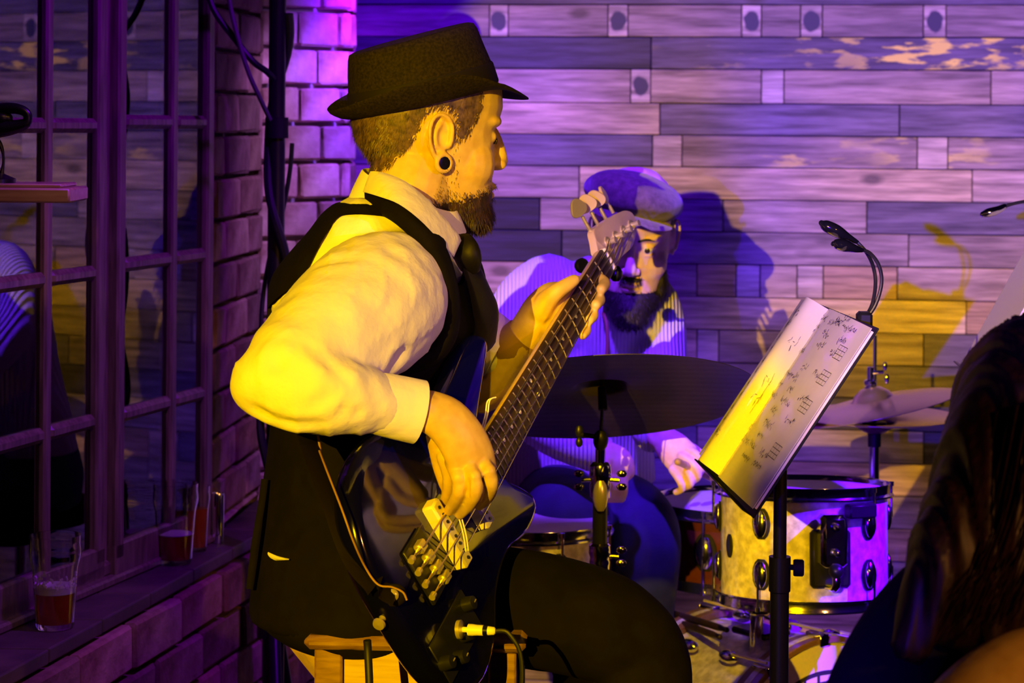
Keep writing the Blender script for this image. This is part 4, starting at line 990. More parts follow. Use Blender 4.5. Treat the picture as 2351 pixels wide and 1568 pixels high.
# vest back strap hanging down, with its buckle
mb = MB(); q = crv([list(P(*a)) for a in ((608, 1100, 3.05), (600, 1160, 3.04), (588, 1230, 3.03), (580, 1290, 3.03), (573, 1352, 3.03))], 5)
mb.tube(q, [(.0050, .002)] * len(q), 8, side=(1, 0, .1)); mb.build('vest_strap', M['vest'], vest)
rb_ = crv([list(P(*a)) for a in ((838, 458, 3.06), (856, 458, 3.03), (885, 468, 3.0), (925, 492, 2.968), (968, 532, 2.950), (1002, 582, 2.945), (1022, 640, 2.945), (1032, 700, 2.950), (1028, 765, 2.955), (1000, 812, 2.955), (950, 838, 2.95), (885, 850, 2.945))], 6)
rs = []
for k_, x in enumerate(rb_):
    t_ = (V(*rb_[min(k_ + 1, len(rb_) - 1)]) - V(*rb_[max(k_ - 1, 0)])).normalized(); sd_ = t_.cross(V(0, -1, 0)).normalized(); nn_ = sd_.cross(t_)
    w_ = .017 if k_ < 30 else .014
    rs.append([V(*x) + sd_ * (w_ * math.cos(a)) + V(0, 1, 0) * (.030 * (math.cos(a) ** 2) * (1 if math.cos(a) < 0 else .2)) - V(0, 1, 0) * (.005 * math.sin(a)) for a in [2 * math.pi * j / 12 for j in range(12)]])
MB().rings(rs).build('armhole_edge', M['vest'], vest, True, angle=180)
# shirt tail below the vest
sheet('shirt_tail', [(590, 1256, 3.10), (605, 1262, 3.05), (635, 1276, 3.01), (664, 1283, 2.99)], [(594, 1278, 3.10), (612, 1286, 3.05), (636, 1287, 3.01), (664, 1286, 2.99)], M['shirt'], man, .004)
# trousers
mb = MB()
rows = [list(P(px, py, d)) + [a, b] for py, px, d, a, b in [(1262, 860, 3.13, .150, .170), (1330, 858, 3.13, .163, .185), (1400, 862, 3.13, .165, .195), (1440, 875, 3.13, .140, .185), (1466, 885, 3.13, .105, .15)]]
rs = []
for x, y, z, a, b_ in crv(rows, 3): rs.append([V(x, y, z) + TF * (a * math.cos(t)) + TS * (b_ * math.sin(t)) for t in [2 * math.pi * j / 32 for j in range(32)]])
mb.rings(rs)
mb.ctube([(880, 1368, 3.08, .068), (1000, 1378, 3.06, .074), (1150, 1383, 3.06, .078), (1300, 1415, 3.06, .080), (1420, 1450, 3.06, .074), (1478, 1478, 3.06, .056, .065), (1492, 1540, 3.06, .060), (1482, 1640, 3.03, .062), (1462, 1800, 3.05, .058), (1450, 1985, 3.07, .055)], 5, 24)
mb.ctube([(900, 1385, 3.24, .068), (1050, 1395, 3.32, .072), (1250, 1430, 3.42, .075), (1340, 1450, 3.46, .066), (1360, 1500, 3.46, .062), (1345, 1660, 3.45, .058), (1320, 1950, 3.45, .05)], 5, 22)
def tr_post(co, no):
    for a, b, d, w, dep in (((1150, 1275), (1250, 1420), .006, .014, 2.95), ((1380, 1400), (1540, 1440), .004, .012, 2.95), ((1400, 1520), (1520, 1500), .006, .012, 2.95)):
        co = fold(co, no, P(a[0], a[1], dep), P(b[0], b[1], dep), d, w)
    return co
tro = organic('trousers', mb, .008, M['trousers'], man, 4, tr_post)
for (px, d) in ((1470, 3.07), (1335, 3.45)):
    c = P(px, 1900, d); z0 = FLOOR
    mb = MB(); mb.ltube([(c.x - .07, d, z0 + .035, .036, .033), (c.x, d - .01, z0 + .045, .042, .042), (c.x + .09, d - .02, z0 + .035, .048, .032), (c.x + .17, d - .03, z0 + .028, .040, .024)], 4, 16, side=(0, 1, 0)); mb.build('shoe', M['dblack'], man)
    mb = MB(); mb.ltube([(c.x, d, z0 + .05, .035), (c.x, d, z0 + .16, .04)], 2, 14); mb.build('sock', M['top'], man)
# cable from the belt and the jack lead
q = crv([list(P(*a)) for a in ((1122, 918, 2.99), (1108, 925, 2.98), (1102, 960, 2.97), (1085, 1000, 2.98), (1030, 1030, 2.90), (1018, 1065, 2.90), (1022, 1110, 2.88), (1036, 1170, 2.86), (1052, 1230, 2.845), (1058, 1270, 2.84))], 6)
q = [V(*x) + Ff * .008 for x in q]
tag(MB().tube(q, .0011, 6).build('earphone_wire', M['white_wire'], None), 'thin pale twin wire looping behind the picking hand over the bass', 'wire')
q2 = [p + V(.0032, 0, .0012) for p in q]
tag(MB().tube(q2, .0011, 6).build('earphone_wire', M['white_wire'], None), 'second strand of the pale wire, right side of the pair', 'wire')
pg = thing('instrument_lead', jk, 'instrument lead with a pale plug pushed into the bass jack', 'cable')
jx = V(.95, -.25, .02).normalized()
MB().lathe(jk, jx, [(.0001, .001), (.0035, .001), (.0035, .009), (.0075, .010), (.0075, .016), (.0068, .022), (.0068, .030), (.0001, .030)], 20).build('plug', M['whitepl'], pg)
MB().lathe(jk, jx, [(.0001, .0295), (.0062, .030), (.0062, .036), (.0001, .036)], 18).build('band', M['plug'], pg)
MB().lathe(jk, jx, [(.0001, .036), (.0058, .036), (.0050, .044), (.003, .046), (.0001, .046)], 18).build('sleeve', M['whitepl'], pg)
e_ = jk + jx * .045
q = crv([list(e_), list(e_ + jx * .02 + V(0, 0, -.004)), list(e_ + V(.035, -.01, -.05)), list(e_ + V(.02, -.02, -.2)), list(e_ + V(-.03, -.05, -.40)), [e_.x - .12, e_.y - .1, FLOOR + .01], [e_.x - .5, e_.y - .4, FLOOR + .006]], 6)
MB().tube(q, .003, 8).build('cord', M['cable'], pg)
q = crv([list(P(843, 1470, 2.80)), list(P(845, 1500, 2.80)), list(P(849, 1600, 2.79)), list(P(852, 1800, 2.78)), [P(852, 1800, 2.78).x, 2.76, FLOOR + .01], [P(700, 1800, 2.7).x, 2.6, FLOOR + .006]], 6)
tag(MB().tube(q, .0052, 10).build('cable', M['cable'], None), 'black cable hanging straight down past the stool seat', 'cable')
# stool ------------------------------------------------------------
sz = P(900, 1470, 2.95).z
stc = V((P(716, 1490, 2.9).x + P(1190, 1490, 3.0).x) / 2 + .005, 3.08, FLOOR)
so = thing('bar_stool', stc, 'square wooden bar stool under the bass player, with pale side panels', 'stool')
sa = R(-3); SX = V(math.cos(sa), math.sin(sa), 0); SY = V(-math.sin(sa), math.cos(sa), 0); SZ = V(0, 0, 1)
hw = .150; seat_top = P(716, 1464, 2.93).z; seat_bot = P(716, 1497, 2.93).z
MB().bbox(stc + V(0, 0, (seat_top + seat_bot) / 2 - FLOOR), (hw, hw, (seat_top - seat_bot) / 2), (SX, SY, SZ), .008).build('seat', M['stool'], so)
for i in (-1, 1):
    for j in (-1, 1):
        c = stc + SX * (i * (hw - .032)) + SY * (j * (hw - .032)); zt_ = seat_bot - FLOOR
        MB().bbox(c + V(0, 0, zt_ / 2), (.019, .019, zt_ / 2), (SX, SY, SZ), .003).build('leg', M['stool'], so)
for i in (-1, 1):
    for zz, hh in ((seat_bot - .045, .042), (.20, .016), (.40, .016)):
        mt = M['stool_light'] if hh > .03 else M['stool']
        MB().bbox(stc + SY * (i * (hw - .032)) + V(0, 0, zz - FLOOR), (hw - .052, .009, hh), (SX, SY, SZ), .002).build('apron' if hh > .03 else 'rung', mt, so)
        MB().bbox(stc + SX * (i * (hw - .032)) + V(0, 0, zz - FLOOR), (.009, hw - .052, hh), (SX, SY, SZ), .002).build('apron' if hh > .03 else 'rung', mt, so)
#@@PART3@@
# ================================================================== DRUMS
def drum(name, label, c, up, r, h, shell, hm, angs, hoopm=None, lugr=1.0, group=None, mid=True, cat='drum'):
    up = Vector(up).normalized(); c = Vector(c); hoopm = hoopm or M['chrome']
    t = thing(name, c - up * h, label, cat, group)
    fx = V(0, -1, 0); fx = (fx - up * fx.dot(up)).normalized(); fy = V(1, 0, 0); fy = (fy - up * fy.dot(up)).normalized()
    MB().lathe(c, up, [(r * .985, -h + .006), (r * .985, -.006), (r * .95, -.004), (r * .94, -.01), (r * .94, -h + .01), (r * .95, -h + .004)], 64, closed=True).build('shell', shell, t)
    MB().lathe(c, up, [(.0001, .0), (r * .9, 0), (r * .985, -.002), (r * .995, -.010), (r * .975, -.010), (r * .96, -.003), (.0001, -.002)], 64).build('drumhead', hm, t)
    MB().lathe(c, up, [(.0001, -h), (r * .9, -h), (r * .985, -h + .002), (.0001, -h + .003)], 48).build('drumhead', hm, t)
    for s, z0 in ((1, 0), (-1, -h)):
        MB().lathe(c, up, [(r * 1.000, z0 - s * .012), (r * 1.0, z0 + s * .006), (r * 1.0 + .0035, z0 + s * .0085), (r * 1.0 + .004, z0 + s * .007), (r * 1.0 + .0025, z0 + s * .004), (r * 1.0 + .0025, z0 - s * .008), (r * 1.0 + .009, z0 - s * .011), (r * 1.0 + .009, z0 - s * .014), (r, z0 - s * .014)], 64, closed=True).build('hoop', hoopm, t, angle=60)
    for a in angs:
        d = fx * math.cos(R(a)) + fy * math.sin(R(a)); tg = up.cross(d)
        spots = (-.055, -h + .055) if mid else (-h / 2,)
        for zc in spots:
            lg = MB().ell(c + up * zc + d * (r * .995 + .003), (.008 * lugr, .0125 * lugr, .022 * lugr), (d, tg, up), 16).build('lug', M['chrome'], t)
            MB().ell(c + up * zc + d * (r * .99 + .001), (.004, .0165 * lugr, .026 * lugr), (d, tg, up), 16).build('gasket', M['rubber'], lg)
        for z0, z1 in ((.004, spots[0]), (-h - .004, spots[-1])):
            rd = MB().tube([c + up * z0 + d * (r + .011), c + up * z1 + d * (r + .011)], .0024, 8).build('tension_rod', M['chrome'], t)
            MB().tube([c + up * z0 + d * (r + .011) - up * .004, c + up * z0 + d * (r + .011) + up * .004], .0048, 8).build('rod_head', M['chrome'], rd)
    return t, fx, fy, up
tomc = P(1845, 1116, 3.90); tr_, th_ = .150, .197
tom, fx, fy, tup = drum('tom_drum', 'pearl sparkle tom mounted above the bass drum, behind the music stand pole', tomc, (0, .078, 1), tr_, th_, M['sparkle'], M['drumhead'], (-37, 41, -93, 96, 150, -150), lugr=1.1)
def onshell(a, z, e=0): d = fx * math.cos(R(a)) + fy * math.sin(R(a)); return tomc + tup * z + d * (tr_ * .985 + e), d
p_, d_ = onshell(-68, -.10, .0015)
MB().ell(p_, (.003, .012, .022), (d_, tup.cross(d_), tup), 16).build('badge', M['black_metal'], tom)
p_, d_ = onshell(9, -.075, .02); bx = (d_, tup.cross(d_), tup)
bk = MB().bbox(p_ - tup * .003, (.020, .024, .045), bx, .008).build('mount_bracket', M['chrome'], tom)
MB().bbox(p_ - tup * .035 - d_ * .012, (.008, .036, .050), bx, .006).build('mount_plate', M['black_metal'], tom)
for k in (-1, 1):
    MB().lathe(p_ + d_ * .02 + tup * (k * .022), d_, [(.0001, 0), (.007, 0), (.007, .008), (.0045, .014), (.0001, .015)], 14).build('wing_bolt', M['chrome'], bk)
MB().ell(p_ + d_ * .022 - tup * .052, (.013, .013, .013), n=16).build('ball_clamp', M['black_metal'], bk)
p2, d2 = onshell(30, -.030, .012); MB().bbox(p2, (.010, .030, .012), (d2, tup.cross(d2), tup), .003).build('damper', M['black_metal'], tom)
q0 = p_ - tup * .045 + d_ * .015; post = P(1741, 1372, 3.97)
q = crv([list(q0), list(q0 - tup * .035), list(P(1866, 1330, 3.78)), list(P(1838, 1342, 3.79)), list(P(1790, 1338, 3.86)), list(P(1745, 1352, 3.96))], 6)
MB().tube(q, .0075, 12).build('mount_arm', M['chrome'], tom)
sn, *_ = drum('snare_drum', 'snare drum with orange-red shell and worn white head, half hidden by the sparkle tom', P(1692, 1154, 4.36), (0, 0, 1), .163, .145, M['redshell'], M['drumhead'], (-58, -28, 8, 45, 80, 120, 160, -100, -140), mid=False, lugr=1.5, cat='drum')
ft, *_ = drum('small_drum', 'small drum with a clean white head and bright hoop behind the cymbal stand', P(1222, 1200, 4.02), (0, 0, 1), .142, .19, M['sparkle'], M['drumhead'], (-50, 20, 66, 120, 170, -110))
for a in (25, 145, 265):
    c_ = P(1222, 1200, 4.02); d = V(math.sin(R(a)), -math.cos(R(a)), 0)
    MB().tube([V(c_.x, c_.y, c_.z - .10) + d * .155, V(c_.x, c_.y, FLOOR + .01) + d * .165], .005, 8).build('leg', M['chrome'], ft)
# snare stand
scn_ = P(1692, 1154, 4.36); ss = thing('snare_stand', V(scn_.x, scn_.y, FLOOR), 'chrome tripod stand holding the orange-red snare drum', 'stand')
MB().tube([V(scn_.x, scn_.y, FLOOR + .1), V(scn_.x, scn_.y, scn_.z - .19)], .010, 10).build('tube', M['chrome'], ss)
for a in (30, 150, 270):
    d = V(math.cos(R(a)), math.sin(R(a)), 0)
    MB().tube([V(scn_.x, scn_.y, scn_.z - .20), V(scn_.x, scn_.y, scn_.z - .165) + d * .17, V(scn_.x, scn_.y, scn_.z - .14) + d * .178], .005, 8).build('arm', M['chrome'], ss)
    MB().tube([V(scn_.x, scn_.y, FLOOR + .2), V(scn_.x, scn_.y, FLOOR + .01) + d * .24], .006, 8).build('leg', M['chrome'], ss)
# bass drum --------------------------------------------------------
BR = .275; ftop = P(1885, 1463, 4.0); rtop = P(1620, 1394, 4.24); fc = ftop - V(0, 0, BR); rc = V(rtop.x, rtop.y, fc.z)
ax = (fc - rc).normalized(); BL = (fc - rc).length; e1 = V(0, 0, 1).cross(ax).normalized()
if e1.x > 0: e1 = -e1
bd_ = thing('bass_drum', V((fc.x + rc.x) / 2, (fc.y + rc.y) / 2, FLOOR), 'pearl sparkle bass drum with brown hoops and black emblem on its front head', 'drum')
MB().lathe(fc, ax, [(BR - .014, -.012), (BR - .014, -BL + .012), (BR - .022, -BL + .014), (BR - .022, -.014)], 96, closed=True).build('shell', M['sparkle'], bd_)
for f0 in (0, -BL):
    s = 1 if f0 == 0 else -1
    MB().lathe(fc, ax, [(BR - .012, f0 - s * .040), (BR - .001, f0 - s * .040), (BR, f0 - s * .037), (BR, f0 + s * .004), (BR - .002, f0 + s * .006), (BR - .010, f0 + s * .006), (BR - .012, f0 + s * .003)], 96, closed=True).build('hoop', M['hoopwood'], bd_)
    MB().lathe(fc, ax, [(BR - .0015, f0 - s * .024), (BR + .0008, f0 - s * .023), (BR + .0008, f0 - s * .011), (BR - .0015, f0 - s * .010)], 96, closed=True).build('hoop_inlay', M['sparkle'], bd_)
    MB().lathe(fc, ax, [(.0001, f0 + s * .0), (BR - .035, f0), (BR - .013, f0 - s * .003), (BR - .011, f0 - s * .012), (.0001, f0 - s * .004)], 96).build('drumhead', M['drumhead'] if 0 else M['cream'], bd_)
for a in (-30, 0, 30, 62, 95, 128, 160, -62, -95, -128, -160):
    rd_ = e1 * math.sin(R(a)) + V(0, 0, 1) * math.cos(R(a)); tg = ax.cross(rd_)
    for s, f0 in ((1, 0), (-1, -BL)):
        c_ = fc + ax * f0
        cl = MB().bbox(c_ + rd_ * (BR + .004) + ax * (s * -.012), (.018, .011, .004), (ax, tg, rd_), .002).bbox(c_ + rd_ * (BR - .004) + ax * (s * .0075), (.003, .011, .012), (ax, tg, rd_), .002).build('claw', M['chrome'], bd_)
        MB().tube([c_ + rd_ * (BR + .013) - ax * (s * -.004), c_ + rd_ * (BR + .012) - ax * (s * .085)], .003, 8).build('tension_rod', M['gold'], bd_)
        MB().ell(c_ + rd_ * (BR + .002) - ax * (s * .100), (.024, .013, .012), (ax, tg, rd_), 14).build('lug', M['chrome'], bd_)
# emblem on the front head: ring arc with block shapes beneath it
def hp_(a, r, f=.0012): return fc + (e1 * math.sin(R(a)) + V(0, 0, 1) * math.cos(R(a))) * r + ax * f
def arcband(r0, r1, a0, a1, f, n=24):
    mb = MB(); q = [hp_(a0 + (a1 - a0) * i / n, r1, f) for i in range(n + 1)] + [hp_(a1 + (a0 - a1) * i / n, r0, f) for i in range(n + 1)]
    for i in range(n):
        mb.prism([q[i], q[i + 1], q[2 * n + 1 - i - 1], q[2 * n + 1 - i]], ax, .0006)
    return mb
emb = arcband(.205, .213, -80, 80, .0006, 60).build('emblem', M['ink'], bd_, False)
def flatq(u0, u1, v0, v1, m_, f):  # u along e1 (to the camera's left), v up, metres
    q = [fc + e1 * u + V(0, 0, 1) * v + ax * f for u, v in ((u0, v0), (u1, v0), (u1, v1), (u0, v1))]
    return MB().prism(q, ax, .0006).build('emblem_block', m_, emb, False)
for (a, b, c_, d) in ((.040, .046, .12, .204), (.004, .010, .12, .208), (-.040, -.034, .12, .204), (.010, .040, .188, .193), (.020, .040, .168, .173), (.015, .020, .168, .188), (-.034, .004, .188, .193), (-.034, -.014, .168, .173), (-.012, -.007, .12, .188), (.080, .086, .10, .19), (.05, .08, .176, .181)):
    flatq(a, b, c_, d, M['ink'], .0012)
# tom post on top of the bass drum
pm = V(post.x, post.y, 0); bt = P(1745, 1462, 4.06)
MB().tube([P(1741, 1345, 3.97), V(P(1741, 1345, 3.97).x + .001, 4.02, bt.z - .03)], .0125, 18).build('tom_post', M['chrome'], bd_)
MB().bbox(P(1743, 1385, 3.965), (.019, .018, .022), b=.006).build('post_clamp', M['chrome'], bd_)
MB().tube([P(1722, 1400, 3.95), P(1706, 1380, 3.94), P(1700, 1375, 3.94)], .0065, 10, rnd=True).build('wing_nut', M['chrome'], bd_)
MB().bbox(V(bt.x, 4.05, fc.z + BR - .001), (.045, .035, .006), (ax, e1, V(0, 0, 1)), .004).build('post_base', M['black_metal'], bd_)
for a in (50, -50):
    rd_ = e1 * math.sin(R(110 if a > 0 else -110)) + V(0, 0, 1) * math.cos(R(110))
    MB().tube([fc - ax * .1 + rd_ * BR, V(*(fc - ax * .06 + rd_ * (BR + .10)).xy, FLOOR + .01)], .006, 8).build('spur', M['chrome'], bd_)
for k, (a, b_, lab) in enumerate((((1545, 1408, 4.24), (1668, 1446, 4.02), 'dark drumstick lying on the bass drum, upper of the two'), ((1548, 1426, 4.22), (1652, 1462, 4.00), 'dark drumstick lying on the bass drum, lower of the two'))):
    A_, B_ = P(*a), P(*b_); mb = MB(); d = (B_ - A_)
    mb.tube([A_, A_ + d * .3, A_ + d * .85, A_ + d * .95, B_], [.0062, .007, .0066, .0045, .0055], 12, rnd=True); tag(mb.build('drumstick', M['rosewood'], None), lab, 'drumstick')

# ride cymbal and its stand ----------------------------------------
rcx = P(1383, 915, 3.70); rn = V(-.050, .381, .925).normalized()
def cymbal(name, c, n, r, m_, label, bell=.20, bow=.085, group=None):
    top = [(r, 0), (r * .9, r * bow * .28), (r * .6, r * bow * .75), (r * bell * 1.15, r * bow), (r * bell, r * bow * 1.15), (r * bell * .85, r * bow * 1.7), (r * bell * .5, r * bow * 2.3), (.006, r * bow * 2.5)]
    mb = MB().lathe(c, n, top + [(x, z - .0012) for x, z in top[::-1]], 96, closed=True)
    return tag(mb.build(name, m_, None, True, angle=60), label, 'cymbal', group)
add_wave(M['darkcym'], 30, .2, 'Z', .001, 0)
cymbal('ride_cymbal', rcx, rn, .266, M['darkcym'], 'large dark cymbal tipped towards the drummer, seen from underneath', .17, .075)
rs_ = thing('cymbal_stand', V(P(1378, 1100, 3.66).x, 3.66, FLOOR), 'chrome and black cymbal stand carrying the large dark cymbal', 'stand')
bx_ = P(1378, 1100, 3.66).x; zz = lambda y: P(1378, y, 3.66).z
topc = rcx + rn * .055; til = V(bx_, 3.655, zz(1010))
MB().tube([topc, rcx - rn * .01, til], [.003, .0032, .004], 10).build('rod', M['chrome'], rs_)
MB().lathe(rcx, rn, [(.0001, .05), (.009, .05), (.011, .062), (.004, .066), (.0001, .066)], 16).build('wing_nut', M['chrome'], rs_)
MB().lathe(rcx, rn, [(.0045, -.02), (.008, -.02), (.007, .02), (.0045, .02)], 16, closed=True).build('sleeve', M['rubber'], rs_)
MB().ell(til, (.013, .011, .018), n=14).build('tilter', M['black_metal'], rs_)
MB().tube([til + V(-.010, 0, .006), til + V(-.034, -.002, .010)], .004, 8).ell(til + V(-.036, -.002, .015), (.007, .004, .011), n=10).ell(til + V(-.036, -.002, -.003), (.006, .004, .009), n=10).build('wing_screw', M['black_metal'], rs_)
MB().tube([V(bx_, 3.66, zz(1020)), V(bx_, 3.66, zz(1100))], .0085, 14).build('upper_tube', M['chrome'], rs_)
MB().tube([V(bx_, 3.66, zz(1085)), V(bx_, 3.66, FLOOR + .15)], .0125, 16).build('lower_tube', M['black_metal'], rs_)
for y0, s in ((1100, 1.25), (1275, .95)):
    c_ = V(bx_, 3.66, zz(y0))
    MB().lathe(c_, (0, 0, 1), [(.0125, -.026 * s), (.017, -.024 * s), (.018, -.010), (.0165, -.004), (.019, .004), (.018, .018 * s), (.014, .022 * s)], 20, closed=True).build('collar', M['chrome'], rs_)
    for s2 in ((1, -1) if y0 == 1100 else (1,)):
        MB().tube([c_ + V(s2 * .015, -.004, 0), c_ + V(s2 * .032, -.005, -.001)], .0035, 8).ell(c_ + V(s2 * .036, -.005, .010), (.009, .004, .0065), n=10).ell(c_ + V(s2 * .036, -.005, -.012), (.009, .004, .0065), n=10).build('wing_screw', M['chrome'], rs_)
MB().ell(V(bx_, 3.645, zz(1135)), (.013, .010, .028), n=14).build('hinge', M['gold'], rs_)
for a in (20, 140, 260):
    d = V(math.cos(R(a)), math.sin(R(a)), 0); lg = MB().tube([V(bx_, 3.66, FLOOR + .34) + d * .015, V(bx_, 3.66, FLOOR + .015) + d * .27], .0075, 8).build('leg', M['chrome'], rs_)
    MB().ell(V(bx_, 3.66, FLOOR + .014) + d * .275, (.013, .013, .012), n=10).build('rubber_foot', M['rubber'], lg)
    MB().tube([V(bx_, 3.66, FLOOR + .08), V(bx_, 3.66, FLOOR + .16) + d * .15], .004, 6).build('brace', M['chrome'], rs_)
# hi-hat -----------------------------------------------------------
hc_ = P(2008, 952, 4.5); hn = V(-.22, .03, .97).normalized()
cymbal('hi_hat_cymbal', hc_ + V(0, 0, .014), hn, .178, M['bronze'], 'upper hi-hat cymbal, tilted up to one side', .24, .10, None)
cymbal('hi_hat_cymbal', hc_ - V(0, 0, .002), V(0, 0, -1), .176, M['bronze'], 'lower hi-hat cymbal, lying level under the tilted one', .24, .085, None)
hh = thing('hi_hat_stand', V(hc_.x, 4.5, FLOOR), 'hi-hat stand with a thin pull rod and black seat cup, beside the sparkle tom', 'stand')
zh = lambda y: P(2005, y, 4.5).z; hxx = hc_.x
MB().tube([V(hxx, 4.5, zh(1000)), V(hxx, 4.5, zh(770))], .0038, 10).build('pull_rod', M['chrome'], hh)
ct = hc_ + V(0, 0, .014) + hn * .040
MB().lathe(ct, (0, 0, 1), [(.004, -.005), (.012, -.003), (.012, .004), (.009, .006), (.013, .010), (.013, .017), (.007, .020), (.007, .045), (.004, .046)], 18, closed=True).build('clutch', M['chrome'], hh)
MB().tube([ct + V(.004, -.004, .034), ct + V(.026, -.006, .036)], .004, 8).ell(ct + V(.029, -.006, .048), (.005, .004, .010), n=10).ell(ct + V(.033, -.006, .022), (.005, .004, .012), n=10).build('wing_screw', M['chrome'], hh)
MB().lathe(V(hxx, 4.5, 0), (0, 0, 1), [(.0045, zh(966)), (.024, zh(968)), (.026, zh(976)), (.020, zh(990)), (.014, zh(996)), (.0135, zh(1025)), (.0045, zh(1026))], 24, closed=True).build('seat_cup', M['black_metal'], hh)
MB().tube([V(hxx, 4.5, zh(1020)), V(hxx, 4.5, FLOOR + .1)], .0105, 14).build('tube', M['chrome'], hh)
for a in (10, 130, 250):
    d = V(math.cos(R(a)), math.sin(R(a)), 0); MB().tube([V(hxx, 4.5, FLOOR + .30) + d * .012, V(hxx, 4.5, FLOOR + .012) + d * .25], .006, 8).build('leg', M['chrome'], hh)

# ================================================================== DRUMMER
HD = fmat(P(1455, 545, 4.34), (-.10, -.945, -.30), (0, -.3, 1), 1.0)
dm = thing('person', P(1320, 1130, 4.5), 'person in a flat cap and pale ribbed sweater leaning over the drum kit', 'person')
mb = MB(); head(mb, HD, {'slices': SL, 'open': True, 'nose': (.104, .018, .132, -.024, .110, -.038)})
mb.ctube([(1450, 580, 4.36, .055), (1425, 640, 4.40, .058), (1395, 690, 4.43, .065)], 4, 18)
mb.ctube([(1362, 715, 4.45, .06), (1335, 800, 4.46, .10), (1320, 1060, 4.5, .11)], 3, 16)
mb.ctube([(1480, 690, 4.42, .045), (1512, 790, 4.40, .042), (1512, 900, 4.30, .036), (1508, 980, 4.15, .031), (1522, 1010, 4.10, .027, .021)], 4, 14)
mb.ctube([(1518, 1005, 4.10, .026, .020), (1545, 1030, 4.08, .034, .018), (1572, 1058, 4.06, .036, .016)], 4, 14, side=(.6, -.2, .7))
for rows_ in ([(1574, 1030, 4.06, .0095), (1600, 1044, 4.04, .0085), (1614, 1068, 4.03, .008), (1604, 1088, 4.05, .0075)],
              [(1566, 1048, 4.05, .0095), (1592, 1066, 4.03, .0085), (1603, 1092, 4.03, .008), (1588, 1106, 4.05, .0075)],
              [(1556, 1064, 4.05, .0090), (1578, 1086, 4.03, .0082), (1586, 1110, 4.03, .0078), (1570, 1120, 4.05, .0072)],
              [(1544, 1078, 4.05, .0085), (1560, 1102, 4.03, .0078), (1566, 1122, 4.035, .0072), (1552, 1130, 4.05, .0066)],
              [(1562, 1020, 4.09, .0105), (1586, 1026, 4.10, .0095), (1606, 1040, 4.09, .0085)]):
    mb.ctube(rows_, 3, 10)
mb.ctube([(1215, 690, 4.42, .045), (1175, 800, 4.38, .042), (1185, 920, 4.25, .038), (1300, 1010, 4.12, .033), (1392, 1045, 4.06, .027)], 4, 14)
mb.ctube([(1388, 1040, 4.06, .026, .020), (1412, 1062, 4.05, .034, .017), (1420, 1092, 4.05, .032, .015)], 4, 12, side=(.9, 0, .2))
for k in range(4):
    x0 = 1400 + k * 10; mb.ctube([(x0, 1085, 4.045, .0095), (x0 + 2, 1112, 4.04, .009), (x0 + 1, 1132, 4.05, .0085), (x0 - 4, 1146, 4.065, .008)], 3, 10)
mb.ctube([(1395, 1055, 4.04, .011), (1388, 1085, 4.03, .010), (1394, 1108, 4.03, .009)], 3, 10)
dbody = organic('body', mb, .0028, M['skin_pale'], dm, 2, head_post(HD, .004))
for s in (-1, 1):
    e = MB(); e.M = HD; e.ell((.0885, s * .031, .010), (.0125, .0125, .0105), n=16); eo = e.build('eyeball', M['eye'], dm)
    e = MB(); e.M = HD; e.ell((.0990, s * .031, .010), (.003, .0058, .0058), n=12); e.build('iris', M['iris'], eo)
bd = MB(); bd.M = HD; bd.ell((.062, 0, -.100), (.052, .060, .034), n=20); bd.ell((.090, 0, -.120), (.034, .042, .038), n=18); bd.ell((.104, 0, -.050), (.009, .026, .005), n=12)
for s in (-1, 1): bd.ell((.045, s * .058, -.075), (.030, .014, .034), n=14)
db = organic('beard', bd, .004, M['beard_dark'], dm, 3)
bs = MB(); strands(bs, db, HD, lambda c: 1.0, lambda c, r: (.3 + r.uniform(-.5, .5), r.uniform(-.5, .5), -.8), 3500, .016, .0007, 9, .5); bs.build('beard_hairs', M['beard_dark'], db, False, fixn=False)
eb = MB(); eb.M = HD
for s in (-1, 1): eb.ltube([(.1035, s * .014, .030, .0022), (.105, s * .028, .035, .0024), (.097, s * .044, .031, .0016)], 3, 8)
eb.build('eyebrows', M['beard_dark'], dm)
sd = MB(); sd.M = HD
for s in (-1, 1): sd.ell((-.01, s * .074, .045), (.05, .006, .03), n=14); sd.ell((-.07, s * .055, .01), (.035, .022, .05), n=14)
sd.build('hair', M['beard_dark'], dm)
# flat cap
cm = MB(); CM = Matrix.Translation(P(1455, 452, 4.30)) @ Matrix.Rotation(R(13), 4, 'Y') @ Matrix.Rotation(R(3), 4, 'X')
cm.M = CM; cm.ell((0, .0, .0), (.101, .125, .050), n=32); cm.ell((0, .02, -.012), (.094, .110, .042), n=28); cm.ell((-.01, -.035, .010), (.085, .085, .042), n=28)
def cap_post(co, no):
    x, y, z = co.T; return co + no * (np.sin(x * 60 + y * 40) * np.sin(z * 70 + y * 30) * .0012)[:, None]
cap = organic('flat_cap', cm, .005, M['cap'], dm, 4, cap_post)
pk_ = MB(); pk_.M = CM; rs = []
for (y, w, z) in ((-.05, .085, -.026), (-.09, .080, -.029), (-.115, .066, -.032), (-.134, .040, -.035)):
    rs.append([(w * math.cos(t), y + .008 * math.sin(t), z - .010 * math.cos(t) ** 2 + .0035 * math.sin(t)) for t in [2 * math.pi * j / 24 for j in range(24)]])
pk_.rings(rs); pk_.build('peak', M['cap'], cap)
